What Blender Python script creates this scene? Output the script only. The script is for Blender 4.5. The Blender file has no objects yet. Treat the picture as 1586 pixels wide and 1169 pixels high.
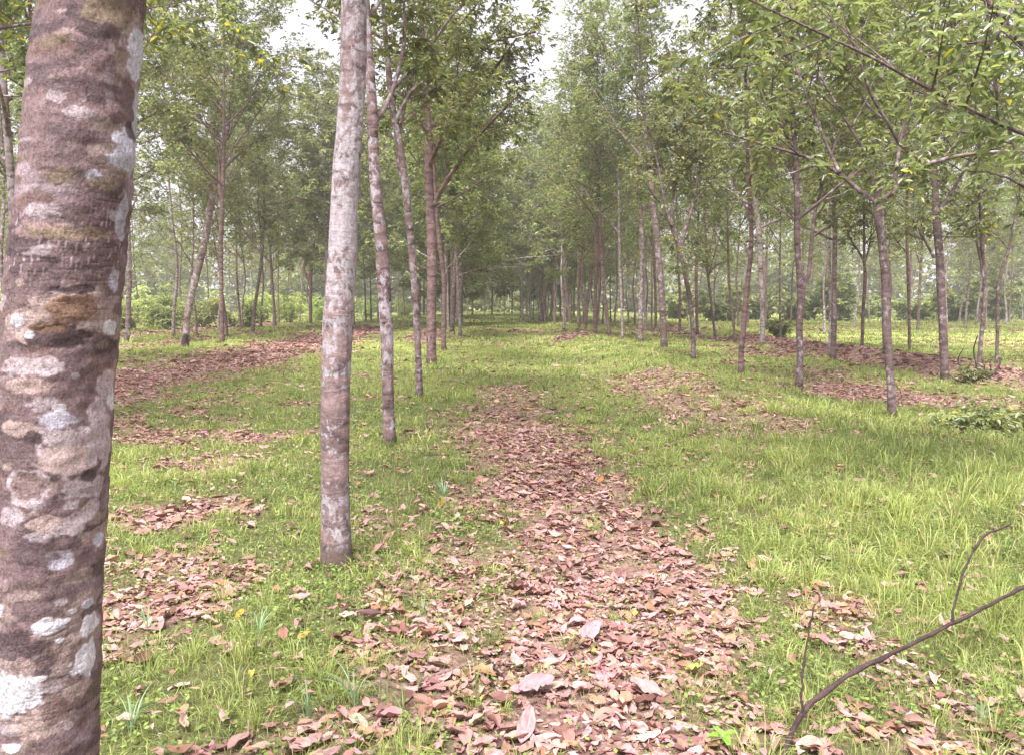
import bpy, math
import numpy as np
R = math.radians
rng = np.random.default_rng(7)
sc = bpy.context.scene

# ------------------------------------------------------------------ camera
EYE, F, CX, CY = 1.5, 1198.0, 793.0, 584.5
PITCH = math.atan((CY-470.0)/F)
cam = bpy.data.cameras.new('camera'); cam_o = bpy.data.objects.new('camera', cam)
sc.collection.objects.link(cam_o); sc.camera = cam_o
cam.sensor_width = 36.0; cam.lens = F/1586.0*36.0; cam.clip_start = 0.05; cam.clip_end = 3000
cam_o.location = (0, 0, EYE); cam_o.rotation_euler = (R(90)-PITCH, 0, 0)

# ------------------------------------------------------------------ light
SUN_EL, SUN_ROT = 62.0, 200.0
w = bpy.data.worlds.new("World"); sc.world = w; w.use_nodes = True
nt = w.node_tree; bg = nt.nodes['Background']
sky = nt.nodes.new('ShaderNodeTexSky'); sky.sky_type = 'NISHITA'; sky.sun_disc = False
sky.sun_elevation = R(SUN_EL); sky.sun_rotation = R(SUN_ROT); sky.dust_density = 4; sky.air_density = 1.0
mx = nt.nodes.new('ShaderNodeMix'); mx.data_type = 'RGBA'
mx.inputs[0].default_value = 0.80                      # overcast: mostly an even white cloud layer
mx.inputs[7].default_value = (7.9, 7.5, 8.7, 1)
nt.links.new(sky.outputs[0], mx.inputs[6]); nt.links.new(mx.outputs[2], bg.inputs[0])
bg.inputs[1].default_value = 0.062
sun = bpy.data.lights.new('sun', 'SUN'); sun.energy = 5.0; sun.angle = R(32); sun.color = (1, 0.955, 0.965)
so = bpy.data.objects.new('sun', sun); sc.collection.objects.link(so)
az = R(SUN_ROT)   # direction to the sun
sd = (math.sin(az)*math.cos(R(SUN_EL)), math.cos(az)*math.cos(R(SUN_EL)), math.sin(R(SUN_EL)))
from mathutils import Vector
so.rotation_euler = Vector(sd).to_track_quat('Z', 'Y').to_euler()
vs = sc.view_settings; vs.view_transform = 'Standard'; vs.look = 'None'; vs.exposure = 1.52; vs.gamma = 1
cy = sc.cycles
cy.max_bounces = 7; cy.diffuse_bounces = 4; cy.glossy_bounces = 2; cy.transmission_bounces = 4
cy.transparent_max_bounces = 4; cy.volume_bounces = 2

# ------------------------------------------------------------------ terrain
def height(x, y):
    x = np.asarray(x, float); y = np.asarray(y, float)
    fade = np.clip(np.hypot(x, y)/6.0, 0.25, 1.0)
    h = 0.055*np.sin(x*0.9+0.4*y+1.0)*np.sin(y*0.55+0.3*x) + 0.02*np.sin(x*2.3+y*1.1)*np.cos(y*1.9-x*0.7)
    h = h + 0.008*np.sin(x*6.1+y*2.2)*np.sin(y*5.3-x*1.3)
    # ruts of the lane and the low planting banks
    h = h - 0.05*np.exp(-((x-0.35)/0.7)**2)*np.exp(-(y/26.0)**2)
    h = h - 0.07*np.exp(-((x-1.9)/.6)**2)*(1-np.exp(-(y/6.0)**2))
    h = h + 0.17*np.exp(-((x-3.4)/1.1)**2)*(1-np.exp(-(y/7.0)**2))
    h = h + 0.28*np.exp(-((x-9.6-0.25*np.sin(y*0.4))/0.55)**2)*(y > 0)
    h = h + 0.22*np.exp(-((x+0.4)/2.6)**2-((y-41)/2.2)**2) + 0.20*np.exp(-((x-2.4)/2.0)**2-((y-33)/2.0)**2)
    h = h + 0.15*np.exp(-((x+10.0)/1.5)**2)*(y > 0)
    return h*fade

def ray(x, y):
    yv = (CY-y)/F
    c, s = math.cos(PITCH), math.sin(PITCH)
    return np.array([(x-CX)/F, c+yv*s, -s+yv*c])
def gp(x, y):
    d = ray(x, y); t = EYE/max(1e-4, -d[2])
    for _ in range(30):
        t = 0.5*t + 0.5*(EYE-float(height(d[0]*t, d[1]*t)))/max(1e-4, -d[2])
    return np.array([d[0]*t, d[1]*t, float(height(d[0]*t, d[1]*t))])
def at(x, y, D):
    d = ray(x, y); t = D/d[1]
    return np.array([0, 0, EYE]) + d*t

# ------------------------------------------------------------------ mesh helpers
class MB:
    def __init__(s): s.v = []; s.f = {3: [], 4: []}; s.m = {3: [], 4: []}; s.c = []; s.n = 0
    def add(s, v, f, col=None, mat=0):
        v = np.asarray(v, float).reshape(-1, 3)
        s.v.append(v)
        for k in f:
            a = np.asarray(f[k], int).reshape(-1, k)
            s.f[k].append(a+s.n); s.m[k].append(np.full(len(a), mat, int))
        c = np.ones((len(v), 4)); 
        if col is not None: c[:, :np.asarray(col).shape[-1]] = col
        s.c.append(c); s.n += len(v)
    def tube(s, pts, rad, sides=6, mat=0, col=None, cap=True, bumps=None):
        pts = np.asarray(pts, float); n = len(pts); rad = np.broadcast_to(rad, (n,))
        t = np.gradient(pts, axis=0); t /= np.linalg.norm(t, axis=1)[:, None]+1e-9
        up = np.array([0, 1.0, 0]) if abs(t[0][1]) < 0.9 else np.array([1.0, 0, 0])
        a = np.cross(t[0], up); a /= np.linalg.norm(a)
        A = np.zeros((n, 3)); 
        for i in range(n):
            a = a - t[i]*a.dot(t[i]); a /= np.linalg.norm(a); A[i] = a
        B = np.cross(t, A)
        th = np.arange(sides)*2*math.pi/sides
        rr = rad[:, None]*np.ones(sides)[None]
        if bumps is not None: rr = rr*(1+bumps)
        V = pts[:, None]+rr[..., None]*(A[:, None]*np.cos(th)[None, :, None]+B[:, None]*np.sin(th)[None, :, None])
        i = np.arange(n-1)[:, None]*sides; j = np.arange(sides)[None]; j2 = (j+1) % sides
        q = np.stack([i+j, i+j2, i+sides+j2, i+sides+j], -1).reshape(-1, 4)
        V = V.reshape(-1, 3); f = {4: q}
        if cap:
            V = np.vstack([V, pts[-1]+t[-1]*rad[-1]*0.6])
            k = (n-1)*sides; jj = np.arange(sides)
            f[3] = np.stack([k+jj, k+(jj+1) % sides, np.full(sides, n*sides)], -1)
        s.add(V, f, col, mat)
    def mesh(s, name, mats, smooth=False):
        me = bpy.data.meshes.new(name)
        v = np.vstack(s.v).astype(np.float32)
        q = np.vstack(s.f[4]) if s.f[4] else np.zeros((0, 4), int)
        t = np.vstack(s.f[3]) if s.f[3] else np.zeros((0, 3), int)
        mi = np.concatenate((s.m[4] if s.f[4] else [])+(s.m[3] if s.f[3] else [])).astype(np.int32)
        loops = np.concatenate([q.ravel(), t.ravel()]).astype(np.int32)
        st = np.concatenate([np.arange(len(q))*4, len(q)*4+np.arange(len(t))*3]).astype(np.int32)
        me.vertices.add(len(v)); me.vertices.foreach_set('co', v.ravel())
        me.loops.add(len(loops)); me.loops.foreach_set('vertex_index', loops)
        me.polygons.add(len(st)); me.polygons.foreach_set('loop_start', st)
        me.polygons.foreach_set('material_index', mi)
        for m in mats: me.materials.append(m)
        me.update(calc_edges=True)
        if smooth: me.polygons.foreach_set('use_smooth', np.ones(len(st), bool))
        ca = me.color_attributes.new('tint', 'FLOAT_COLOR', 'POINT')
        ca.data.foreach_set('color', np.vstack(s.c).astype(np.float32).ravel())
        me.validate()
        return me
def link(name, data, parent=None, loc=(0, 0, 0)):
    o = bpy.data.objects.new(name, data); sc.collection.objects.link(o); o.location = loc
    if parent is not None: o.parent = parent
    return o
def tag(o, label=None, cat=None, group=None, kind=None):
    if label: o['label'] = label
    if cat: o['category'] = cat
    if group: o['group'] = group
    if kind: o['kind'] = kind
    return o
def nrm(a): return a/(np.linalg.norm(a, axis=-1, keepdims=True)+1e-9)

# ------------------------------------------------------------------ materials
def newmat(name):
    m = bpy.data.materials.new(name); m.use_nodes = True
    nt = m.node_tree; b = nt.nodes['Principled BSDF']; b.inputs['Roughness'].default_value = 0.9
    b.inputs['Specular IOR Level'].default_value = 0.25
    return m, nt, b
def N(nt, t, **k):
    n = nt.nodes.new(t)
    for a, v in k.items(): setattr(n, a, v)
    return n
def ramp(nt, src, stops):
    r = N(nt, 'ShaderNodeValToRGB'); e = r.color_ramp.elements
    e[0].position, e[0].color = stops[0][0], (*stops[0][1], 1)
    e[1].position, e[1].color = stops[-1][0], (*stops[-1][1], 1)
    for p, c in stops[1:-1]:
        q = e.new(p); q.color = (*c, 1)
    nt.links.new(src, r.inputs[0]); return r.outputs[0]
def noise(nt, co, scale, detail=4, rough=0.55, vec_scale=None, dist=0.0):
    n = N(nt, 'ShaderNodeTexNoise'); n.inputs['Scale'].default_value = scale
    n.inputs['Detail'].default_value = detail; n.inputs['Roughness'].default_value = rough; n.inputs['Distortion'].default_value = dist
    if vec_scale:
        mp = N(nt, 'ShaderNodeMapping'); mp.inputs['Scale'].default_value = vec_scale
        nt.links.new(co, mp.inputs[0]); co = mp.outputs[0]
    nt.links.new(co, n.inputs['Vector']); return n.outputs[0]
def mixc(nt, fac, a, b, mode='MIX'):
    m = N(nt, 'ShaderNodeMix', data_type='RGBA', blend_type=mode)
    for s, v in ((m.inputs[0], fac), (m.inputs[6], a), (m.inputs[7], b)):
        if isinstance(v, (int, float)): s.default_value = v
        elif isinstance(v, tuple): s.default_value = (*v, 1)
        else: nt.links.new(v, s)
    return m.outputs[2]
def mth(nt, op, a, b=0.0, clamp=False):
    m = N(nt, 'ShaderNodeMath', operation=op, use_clamp=clamp)
    for s, v in zip(m.inputs, (a, b)):
        if isinstance(v, (int, float)): s.default_value = v
        else: nt.links.new(v, s)
    return m.outputs[0]
def bump(nt, b, h, strength=0.5, dist=0.01):
    n = N(nt, 'ShaderNodeBump'); n.inputs['Strength'].default_value = strength; n.inputs['Distance'].default_value = dist
    nt.links.new(h, n.inputs['Height']); nt.links.new(n.outputs[0], b.inputs['Normal'])

def leaf_mat(name, transl=0.42, rough=0.5, hue_var=True, gain=1.0):
    m, nt, b = newmat(name)
    at_ = N(nt, 'ShaderNodeAttribute', attribute_name='tint')
    col = at_.outputs['Color']
    b.inputs['Roughness'].default_value = rough; b.inputs['Specular IOR Level'].default_value = 0.6 if rough < .4 else .3
    if hue_var:
        oi = N(nt, 'ShaderNodeObjectInfo')
        hs = N(nt, 'ShaderNodeHueSaturation')
        nt.links.new(mth(nt, 'ADD', mth(nt, 'MULTIPLY', oi.outputs['Random'], 0.03), 0.485), hs.inputs['Hue'])
        nt.links.new(mth(nt, 'ADD', mth(nt, 'MULTIPLY', oi.outputs['Random'], 0.35), 0.85*gain), hs.inputs['Value'])
        nt.links.new(col, hs.inputs['Color']); col = hs.outputs[0]
    nt.links.new(col, b.inputs['Base Color'])
    tr = N(nt, 'ShaderNodeBsdfTranslucent')
    nt.links.new(mixc(nt, 1.0, col, (1.25, 1.25, 0.85), 'MULTIPLY'), tr.inputs[0])
    ms = N(nt, 'ShaderNodeMixShader'); ms.inputs[0].default_value = transl
    nt.links.new(b.outputs[0], ms.inputs[1]); nt.links.new(tr.outputs[0], ms.inputs[2])
    nt.links.new(ms.outputs[0], nt.nodes['Material Output'].inputs[0])
    return m
M_leaf = leaf_mat('foliage_leaf', 0.5, 0.30)
M_grass = leaf_mat('grass_blade', 0.40, 0.6, False)
M_litter = leaf_mat('dead_leaf', 0.12, 0.75, False)

def bark_mat(name, brown, pale, cover, dark=(0.055, 0.036, 0.036), low=0.0, splash=True):
    m, nt, b = newmat(name)
    tc = N(nt, 'ShaderNodeTexCoord'); oi = N(nt, 'ShaderNodeObjectInfo')
    va = N(nt, 'ShaderNodeVectorMath', operation='ADD')
    nt.links.new(tc.outputs['Object'], va.inputs[0]); 
    sc_ = N(nt, 'ShaderNodeVectorMath', operation='SCALE'); sc_.inputs[0].default_value = (13, 7, 29)
    nt.links.new(oi.outputs['Random'], sc_.inputs['Scale']); nt.links.new(sc_.outputs[0], va.inputs[1])
    co = va.outputs[0]
    fine = noise(nt, co, 60, 4, 0.7, (1, 1, 0.5)); bands = noise(nt, co, 9, 4, 0.6, (0.45, 0.45, 1.6), 0.6)
    blot = noise(nt, co, 19 if low else 12, 6, 0.68, (1, 1, 0.8), 0.4); big = noise(nt, co, 2.1, 2, 0.5)
    base = ramp(nt, bands, [(0.33, dark), (0.5, brown), (0.66, tuple(min(1, 1.6*c) for c in brown))])
    f = mth(nt, 'ADD', mth(nt, 'MULTIPLY', blot, 0.75), mth(nt, 'MULTIPLY', big, 0.25))
    if low:      # the coat of lichen breaks up into brown bands on the lower bole
        sx = N(nt, 'ShaderNodeSeparateXYZ'); nt.links.new(tc.outputs['Object'], sx.inputs[0])
        g_ = mth(nt, 'MULTIPLY', mth(nt, 'SUBTRACT', 1.75, sx.outputs[2]), 1.6, True)
        f = mth(nt, 'SUBTRACT', f, mth(nt, 'MULTIPLY', g_, mth(nt, 'MULTIPLY', mth(nt, 'ADD', mth(nt, 'MULTIPLY', bands, 1.6), -.55), low)))
    f = mth(nt, 'MULTIPLY', mth(nt, 'SUBTRACT', f, 0.62-0.25*cover), 12, True)
    c = mixc(nt, mth(nt, 'MULTIPLY', f, 0.9), base, pale)
    c = mixc(nt, mth(nt, 'MULTIPLY', mth(nt, 'SUBTRACT', noise(nt, co, 6, 3, 0.6), 0.60), 6, True), c, tuple(1.15*a for a in brown))
    sz = N(nt, 'ShaderNodeSeparateXYZ'); nt.links.new(tc.outputs['Object'], sz.inputs[0])      # soil splashed on the foot
    foot = mth(nt, 'MULTIPLY', mth(nt, 'SUBTRACT', mth(nt, 'ADD', .06, mth(nt, 'MULTIPLY', blot, .22)), sz.outputs[2]), 12, True)
    c = mixc(nt, mth(nt, 'MULTIPLY', foot, .8 if splash else 0), c, (.07, .048, .038))
    c = mixc(nt, 1.0, c, ramp(nt, fine, [(0.3, (0.66, 0.66, 0.66)), (0.7, (1.25, 1.25, 1.25))]), 'MULTIPLY')
    nt.links.new(c, b.inputs['Base Color'])
    bump(nt, b, mth(nt, 'ADD', fine, mth(nt, 'MULTIPLY', bands, 1.5)), 0.6, 0.01)
    return m
M_bark_pale = bark_mat('pale_bark', (0.17, 0.115, 0.11), (0.40, 0.36, 0.385), 0.5)
M_bark_band = bark_mat('banded_bark', (0.17, 0.12, 0.115), (0.35, 0.315, 0.33), 0.72, low=.33)
M_bark_mix = bark_mat('mottled_bark', (0.125, 0.085, 0.082), (0.36, 0.32, 0.32), 0.36)
M_bark_brown = bark_mat('brown_bark', (0.15, 0.092, 0.088), (0.33, 0.28, 0.28), 0.22)
M_bark_grey = bark_mat('grey_bark', (0.22, 0.17, 0.165), (0.40, 0.36, 0.37), 0.5)
M_twig = bark_mat('twig_bark', (0.15, 0.10, 0.09), (0.30, 0.26, 0.25), 0.25, splash=False)
M_dark = bark_mat('dark_twig', (0.045, 0.026, 0.026), (0.10, 0.07, 0.07), 0.2, (0.03, 0.018, 0.02), splash=False)

m, nt, b = newmat('ground_soil'); M_ground = m
tc = N(nt, 'ShaderNodeTexCoord'); co = tc.outputs['Object']
a_ = N(nt, 'ShaderNodeAttribute', attribute_name='tint')
sep = N(nt, 'ShaderNodeSeparateColor'); nt.links.new(a_.outputs['Color'], sep.inputs[0])
n1 = noise(nt, co, 22, 7, 0.78); n2 = noise(nt, co, 3.1, 4, 0.6); n3 = noise(nt, co, 60, 3, 0.7)
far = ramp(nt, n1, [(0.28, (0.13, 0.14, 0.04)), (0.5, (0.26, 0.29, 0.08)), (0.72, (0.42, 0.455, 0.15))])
soil = ramp(nt, n1, [(0.3, (0.060, 0.040, 0.028)), (0.5, (0.13, 0.085, 0.06)), (0.7, (0.24, 0.165, 0.13))])
lit = ramp(nt, n1, [(0.30, (0.06, 0.034, 0.026)), (0.5, (0.21, 0.125, 0.10)), (0.68, (0.42, 0.28, 0.245))])
green = ramp(nt, n1, [(0.3, (0.035, 0.037, 0.015)), (0.5, (0.085, 0.092, 0.030)), (0.7, (0.17, 0.17, 0.07))])
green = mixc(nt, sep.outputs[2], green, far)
c = mixc(nt, mth(nt, 'MULTIPLY', mth(nt, 'SUBTRACT', mth(nt, 'ADD', sep.outputs[0], mth(nt, 'MULTIPLY', n2, 0.8)), 0.65), 2.2, True), green, lit)
c = mixc(nt, sep.outputs[1], c, soil)
nt.links.new(c, b.inputs['Base Color'])
bump(nt, b, mth(nt, 'ADD', n1, mth(nt, 'MULTIPLY', n3, 0.4)), 0.8, 0.03)

# ------------------------------------------------------------------ litter layout (metres on the ground)
def vnoise(x, y, s, seed=0):
    r = np.random.default_rng(seed); o = np.zeros_like(np.asarray(x, float)); amp = 0
    for k in range(9):
        a = r.uniform(0, 6.283); f = s*r.uniform(0.6, 2.4); p = r.uniform(0, 6.283)
        o = o + np.sin((x*math.cos(a)+y*math.sin(a))*f+p+1.3*np.sin((y*math.cos(a)-x*math.sin(a))*f*0.7+p)); amp += 1
    return o/amp*1.6
CAPS = []   # (x0,y0,r0,x1,y1,r1,strength)
def cap(p, q, r0, r1, s=1.0):
    a, b_ = gp(*p), gp(*q); CAPS.append((a[0], a[1], r0, b_[0], b_[1], r1, s))
def capw(x0, y0, r0, x1, y1, r1, s=1.0): CAPS.append((x0, y0, r0, x1, y1, r1, s))
capw(0.30, 0.2, .60, 0.34, 2.5, .62)
cap((965, 1180), (955, 1000), .58, .72); cap((955, 1000), (880, 850), .72, .72); cap((880, 850), (818, 720), .72, .68)
cap((818, 720), (800, 635), .75, .8, .9); cap((800, 635), (785, 600), .7, .6, .6)
cap((930, 760), (1120, 1000), .2, .25, .95); cap((1110, 1010), (1140, 1169), .25, .25, .95); cap((1290, 1120), (1500, 1169), .3, .3, .7); cap((715, 860), (690, 1020), .2, .2, .7)
capw(-7.3, 9, 1.5, -7.2, 20, 1.6); capw(-7.2, 20, 1.6, -8.3, 46, 1.7, 1.0); capw(-7.3, 2, 1.2, -7.3, 9, 1.5, .7)
cap((100, 815), (320, 790), .42, .30, .95); cap((160, 930), (310, 950), .32, .2, .8); cap((180, 1020), (250, 1000), .2, .15, .6)
cap((300, 725), (330, 715), .4, .5, .6); cap((380, 680), (495, 668), .40, .45, .75)
cap((470, 1130), (600, 1115), .10, .14, .6); cap((560, 800), (690, 850), .25, .3, .45); cap((330, 1169), (430, 1165), .1, .1, .5)
cap((560, 1000), (640, 1050), .12, .2, .6); cap((640, 900), (590, 960), .2, .2, .5)
cap((990, 585), (1130, 640), 1.0, 1.0, .62); cap((1130, 640), (1230, 670), .9, .6, .6)
cap((1290, 600), (1420, 625), 1.0, 1.1, .9); cap((1420, 620), (1640, 640), 1.1, 1.1, .95)
cap((1260, 575), (1330, 600), 1.0, 1.0, .5)
capw(9.5, 5, .8, 9.4, 26, .75, 1.0); capw(9.4, 26, .75, 7.2, 44, .8, 1.0)
capw(2.4, 31.5, 1.1, 3.6, 31.8, .9, .9); capw(-1.5, 39, .7, 4.5, 38.6, .7, 1.0)
capw(-3.4, 30, .8, -4.5, 46, .9, .85)
cap((1240, 940), (1500, 1120), .20, .22, .62); cap((1290, 930), (1330, 950), .2, .2, .8); cap((1430, 1169), (1586, 1169), .3, .3, .6)
capw(-18, 24, 1.4, -18, 60, 1.5, .8); capw(-13, 26, .8, -12, 50, .8, .6)
CAPS = np.array(CAPS)
def litter(x, y):
    x = np.asarray(x, float); y = np.asarray(y, float); out = np.zeros_like(x)
    wob = 0.42*vnoise(x, y, 2.2, 3)+0.40*vnoise(x, y, 7.0, 4)
    for x0, y0, r0, x1, y1, r1, s in CAPS:
        dx, dy = x1-x0, y1-y0; L2 = dx*dx+dy*dy+1e-9
        t = np.clip(((x-x0)*dx+(y-y0)*dy)/L2, 0, 1)
        d = np.hypot(x-x0-t*dx, y-y0-t*dy)/(r0+(r1-r0)*t)
        out = np.maximum(out, s*np.clip((1.38-d+wob)*.92, 0, 1))
    loose = np.clip((.9*vnoise(x, y, .9, 81)+.8*vnoise(x, y, 3.6, 82)+.35*vnoise(x, y, 9, 83)-.12)*1.3, 0, 1)
    wgt = .75*np.clip((-x-.2)/1.2, 0, 1)*np.clip((16-y)/6, .25, 1)+.78*np.clip((x-4.6)/1.0, 0, 1)*np.clip((y-7)/3, 0, 1)*np.clip((11.5-x)/1.5, .2, 1)+.17
    out = np.maximum(out, loose*np.minimum(wgt, .8))
    return out

# ------------------------------------------------------------------ ground sheet
def spread(n, lim, k):
    u = np.linspace(-1, 1, n); return lim*np.sinh(k*u)/math.sinh(k)
gx = spread(361, 900, 6.2); gy = np.concatenate([-spread(41, 900, 5)[21:][::-1], np.linspace(0, 14, 190), 14+900*np.expm1(np.linspace(0, 4.6, 200)[1:])/np.expm1(4.6)])
X, Y = np.meshgrid(gx, gy)
Z = height(X, Y)
L = litter(X, Y); 
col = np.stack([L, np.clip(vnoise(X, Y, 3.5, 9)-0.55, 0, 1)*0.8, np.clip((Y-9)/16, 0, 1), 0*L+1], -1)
nx, ny = len(gx), len(gy)
i = (np.arange(ny-1)[:, None]*nx+np.arange(nx-1)[None]).ravel()
g = MB(); g.add(np.stack([X, Y, Z], -1), {4: np.stack([i, i+1, i+nx+1, i+nx], -1)}, col.reshape(-1, 4))
tag(link('ground', g.mesh('ground', [M_ground], True)), kind='structure')

# ------------------------------------------------------------------ grass
def blades(mb, P, h, wd, lean, head, col):
    n = len(P); d = np.stack([np.cos(head), np.sin(head), 0*head], -1); s = np.stack([-d[:, 1], d[:, 0], 0*head], -1)
    # width faces a random way
    th = rng.uniform(0, 6.283, n); s = np.stack([np.cos(th), np.sin(th), 0*th], -1)
    up = np.array([0, 0, 1.0])
    mid = P+up*(h*0.62*(1-0.25*lean))[:, None]+d*(h*lean*0.30)[:, None]
    tip = P+up*(h*(1-0.55*lean))[:, None]+d*(h*lean*0.95)[:, None]
    V = np.stack([P-s*wd[:, None]*.5, P+s*wd[:, None]*.5, mid+s*wd[:, None]*.42, mid-s*wd[:, None]*.42, tip], 1)
    k = np.arange(n)[:, None]*5
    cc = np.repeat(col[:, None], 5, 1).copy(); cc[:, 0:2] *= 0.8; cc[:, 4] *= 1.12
    mb.add(V.reshape(-1, 3), {4: k+np.array([[0, 1, 2, 3]]), 3: k+np.array([[3, 2, 4]])}, cc.reshape(-1, 3))
def in_view(x, y, z=0.0, marg=120):
    px = CX+F*x/np.maximum(y, .01); return (px > -marg) & (px < 1586+marg)
G = MB()
def scatter(y0, y1, dens, side=.80, pad=1.0):
    X1 = side*y1+pad; n = int((y1-y0)*2*X1*dens); y = rng.uniform(y0, y1, n); x = rng.uniform(-X1, X1, n)
    k = np.abs(x) < side*y+pad; return x[k], y[k]
def grass_zone(y0, y1, dens, hs, ws):
    x, y = scatter(y0, y1, dens); n = len(x)
    L = litter(x, y); clump = vnoise(x, y, 5.0, 21); big = vnoise(x, y, 1.1, 22)
    keep = rng.random(n) < np.clip((1-np.clip(L*(.80-.12*np.clip((y-5)/3, 0, 1)+.26*np.clip((y-11)/3, 0, 1)+.30*vnoise(x, y, 8, 77)), 0, .985))*(0.80+0.35*clump), 0.02, 1)
    x, y, L, clump, big = [a[keep] for a in (x, y, L, clump, big)]; n = len(x)
    lush = np.clip((x-0.9)/1.6, 0, 1)*np.clip((13-y)/4, 0, 1)
    h = hs*rng.uniform(.45, 1.25, n)*(0.85+0.30*clump+0.45*lush)*(1-0.45*L)
    wd = ws*rng.uniform(.6, 1.3, n)
    P = np.stack([x, y, height(x, y)-0.004], -1)
    t = np.clip(0.5+0.34*big+0.2*vnoise(x, y, 3.3, 29)+0.22*rng.normal(size=n), 0, 1)[:, None]
    A, B_ = np.array([0.125, 0.170, 0.044]), np.array([0.41, 0.455, 0.135])
    col = A*(1-t)+B_*t
    dry = rng.random(n) < 0.11+0.25*L; col[dry] = np.array([0.42, 0.36, 0.20])*rng.uniform(.6, 1.1, (dry.sum(), 1))
    blu = rng.random(n) < 0.05; col[blu] = np.array([0.20, 0.33, 0.17])
    col *= rng.uniform(.8, 1.2, (n, 1))
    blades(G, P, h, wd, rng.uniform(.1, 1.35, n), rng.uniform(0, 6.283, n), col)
grass_zone(0.9, 4.0, 5200, .085, .0030)
grass_zone(4.0, 8.0, 2300, .095, .0046)
grass_zone(8.0, 15., 800, .10, .008)
grass_zone(15., 28., 210, .12, .016)
grass_zone(28., 60., 50, .17, .034)
grass_zone(60., 130., 8, .25, .09)
def tussocks(y0, y1, dens, nb, hs, ws, rad):
    x, y = scatter(y0, y1, dens); n = len(x)
    L = litter(x, y); lush = np.clip((x-0.9)/1.6, 0, 1)*np.clip((13-y)/4, 0, 1); cl = vnoise(x, y, 2.2, 71)
    k = rng.random(n) < np.clip((1-np.clip(L*(.92+.12*np.clip((y-11)/3, 0, 1)+.2*vnoise(x, y, 8, 77)), 0, .995))*(.40+.75*cl+.45*lush), .01, 1); x, y, L, lush, cl = [a[k] for a in (x, y, L, lush, cl)]; n = len(x)
    hh = hs*rng.uniform(.5, 1.3, n)*(1+.6*lush+.45*cl)*(1-.4*L); tone = np.clip(.55+.25*vnoise(x, y, 1.1, 22)+.25*rng.normal(size=n), 0, 1)
    X_, Y_, H_, T_ = [np.repeat(a, nb) for a in (x, y, hh, tone)]; m_ = n*nb
    a = rng.uniform(0, 6.283, m_); rr = np.abs(rng.normal(0, rad, m_)); X_ = X_+rr*np.cos(a); Y_ = Y_+rr*np.sin(a)
    P = np.stack([X_, Y_, height(X_, Y_)-.004], -1); t = np.clip(T_+rng.normal(0, .15, m_), 0, 1)[:, None]
    col = (np.array([.12, .175, .044])*(1-t)+np.array([.41, .475, .145])*t)*rng.uniform(.8, 1.2, (m_, 1))
    dry = rng.random(m_) < .09; col[dry] = np.array([.5, .43, .24])
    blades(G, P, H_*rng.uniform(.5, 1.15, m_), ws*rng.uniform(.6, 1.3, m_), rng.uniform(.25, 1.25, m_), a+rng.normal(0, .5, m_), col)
tussocks(0.9, 4.0, 95, 34, .15, .0032, .024)
tussocks(4.0, 8.0, 46, 28, .15, .005, .032)
tussocks(8.0, 15., 16, 26, .15, .009, .05)
tussocks(15., 28., 5, 22, .18, .016, .10)
tussocks(28., 60., 1.2, 20, .24, .034, .22)
# low creeping herbs between the blades
def herbs(y0, y1, dens, size):
    x, y = scatter(y0, y1, dens); n = len(x)
    k = (rng.random(n) < (1-.80*litter(x, y))*(0.55+.7*vnoise(x, y, 4, 31))); x, y = x[k], y[k]; n = len(x)
    P = np.stack([x, y, height(x, y)+rng.uniform(.01, .06, n)], -1)
    a = rng.uniform(0, 6.283, n); d = np.stack([np.cos(a), np.sin(a), rng.uniform(-.3, .5, n)], -1); s = nrm(np.cross(d, np.stack([rng.normal(0, .3, n), rng.normal(0, .3, n), np.ones(n)], -1)))
    l = (size*rng.uniform(.6, 1.4, n))[:, None]
    V = np.stack([P, P+d*l*.5-s*l*.34, P+d*l, P+d*l*.5+s*l*.34], 1)
    c = np.array([0.17, 0.235, 0.06])*rng.uniform(.5, 1.6, (n, 1)); 
    G.add(V.reshape(-1, 3), {4: np.arange(n)[:, None]*4+np.arange(4)}, np.repeat(c[:, None], 4, 1).reshape(-1, 3))
herbs(1.0, 5, 2600, .019); herbs(5, 12, 700, .028); herbs(12, 25, 110, .05)

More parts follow.
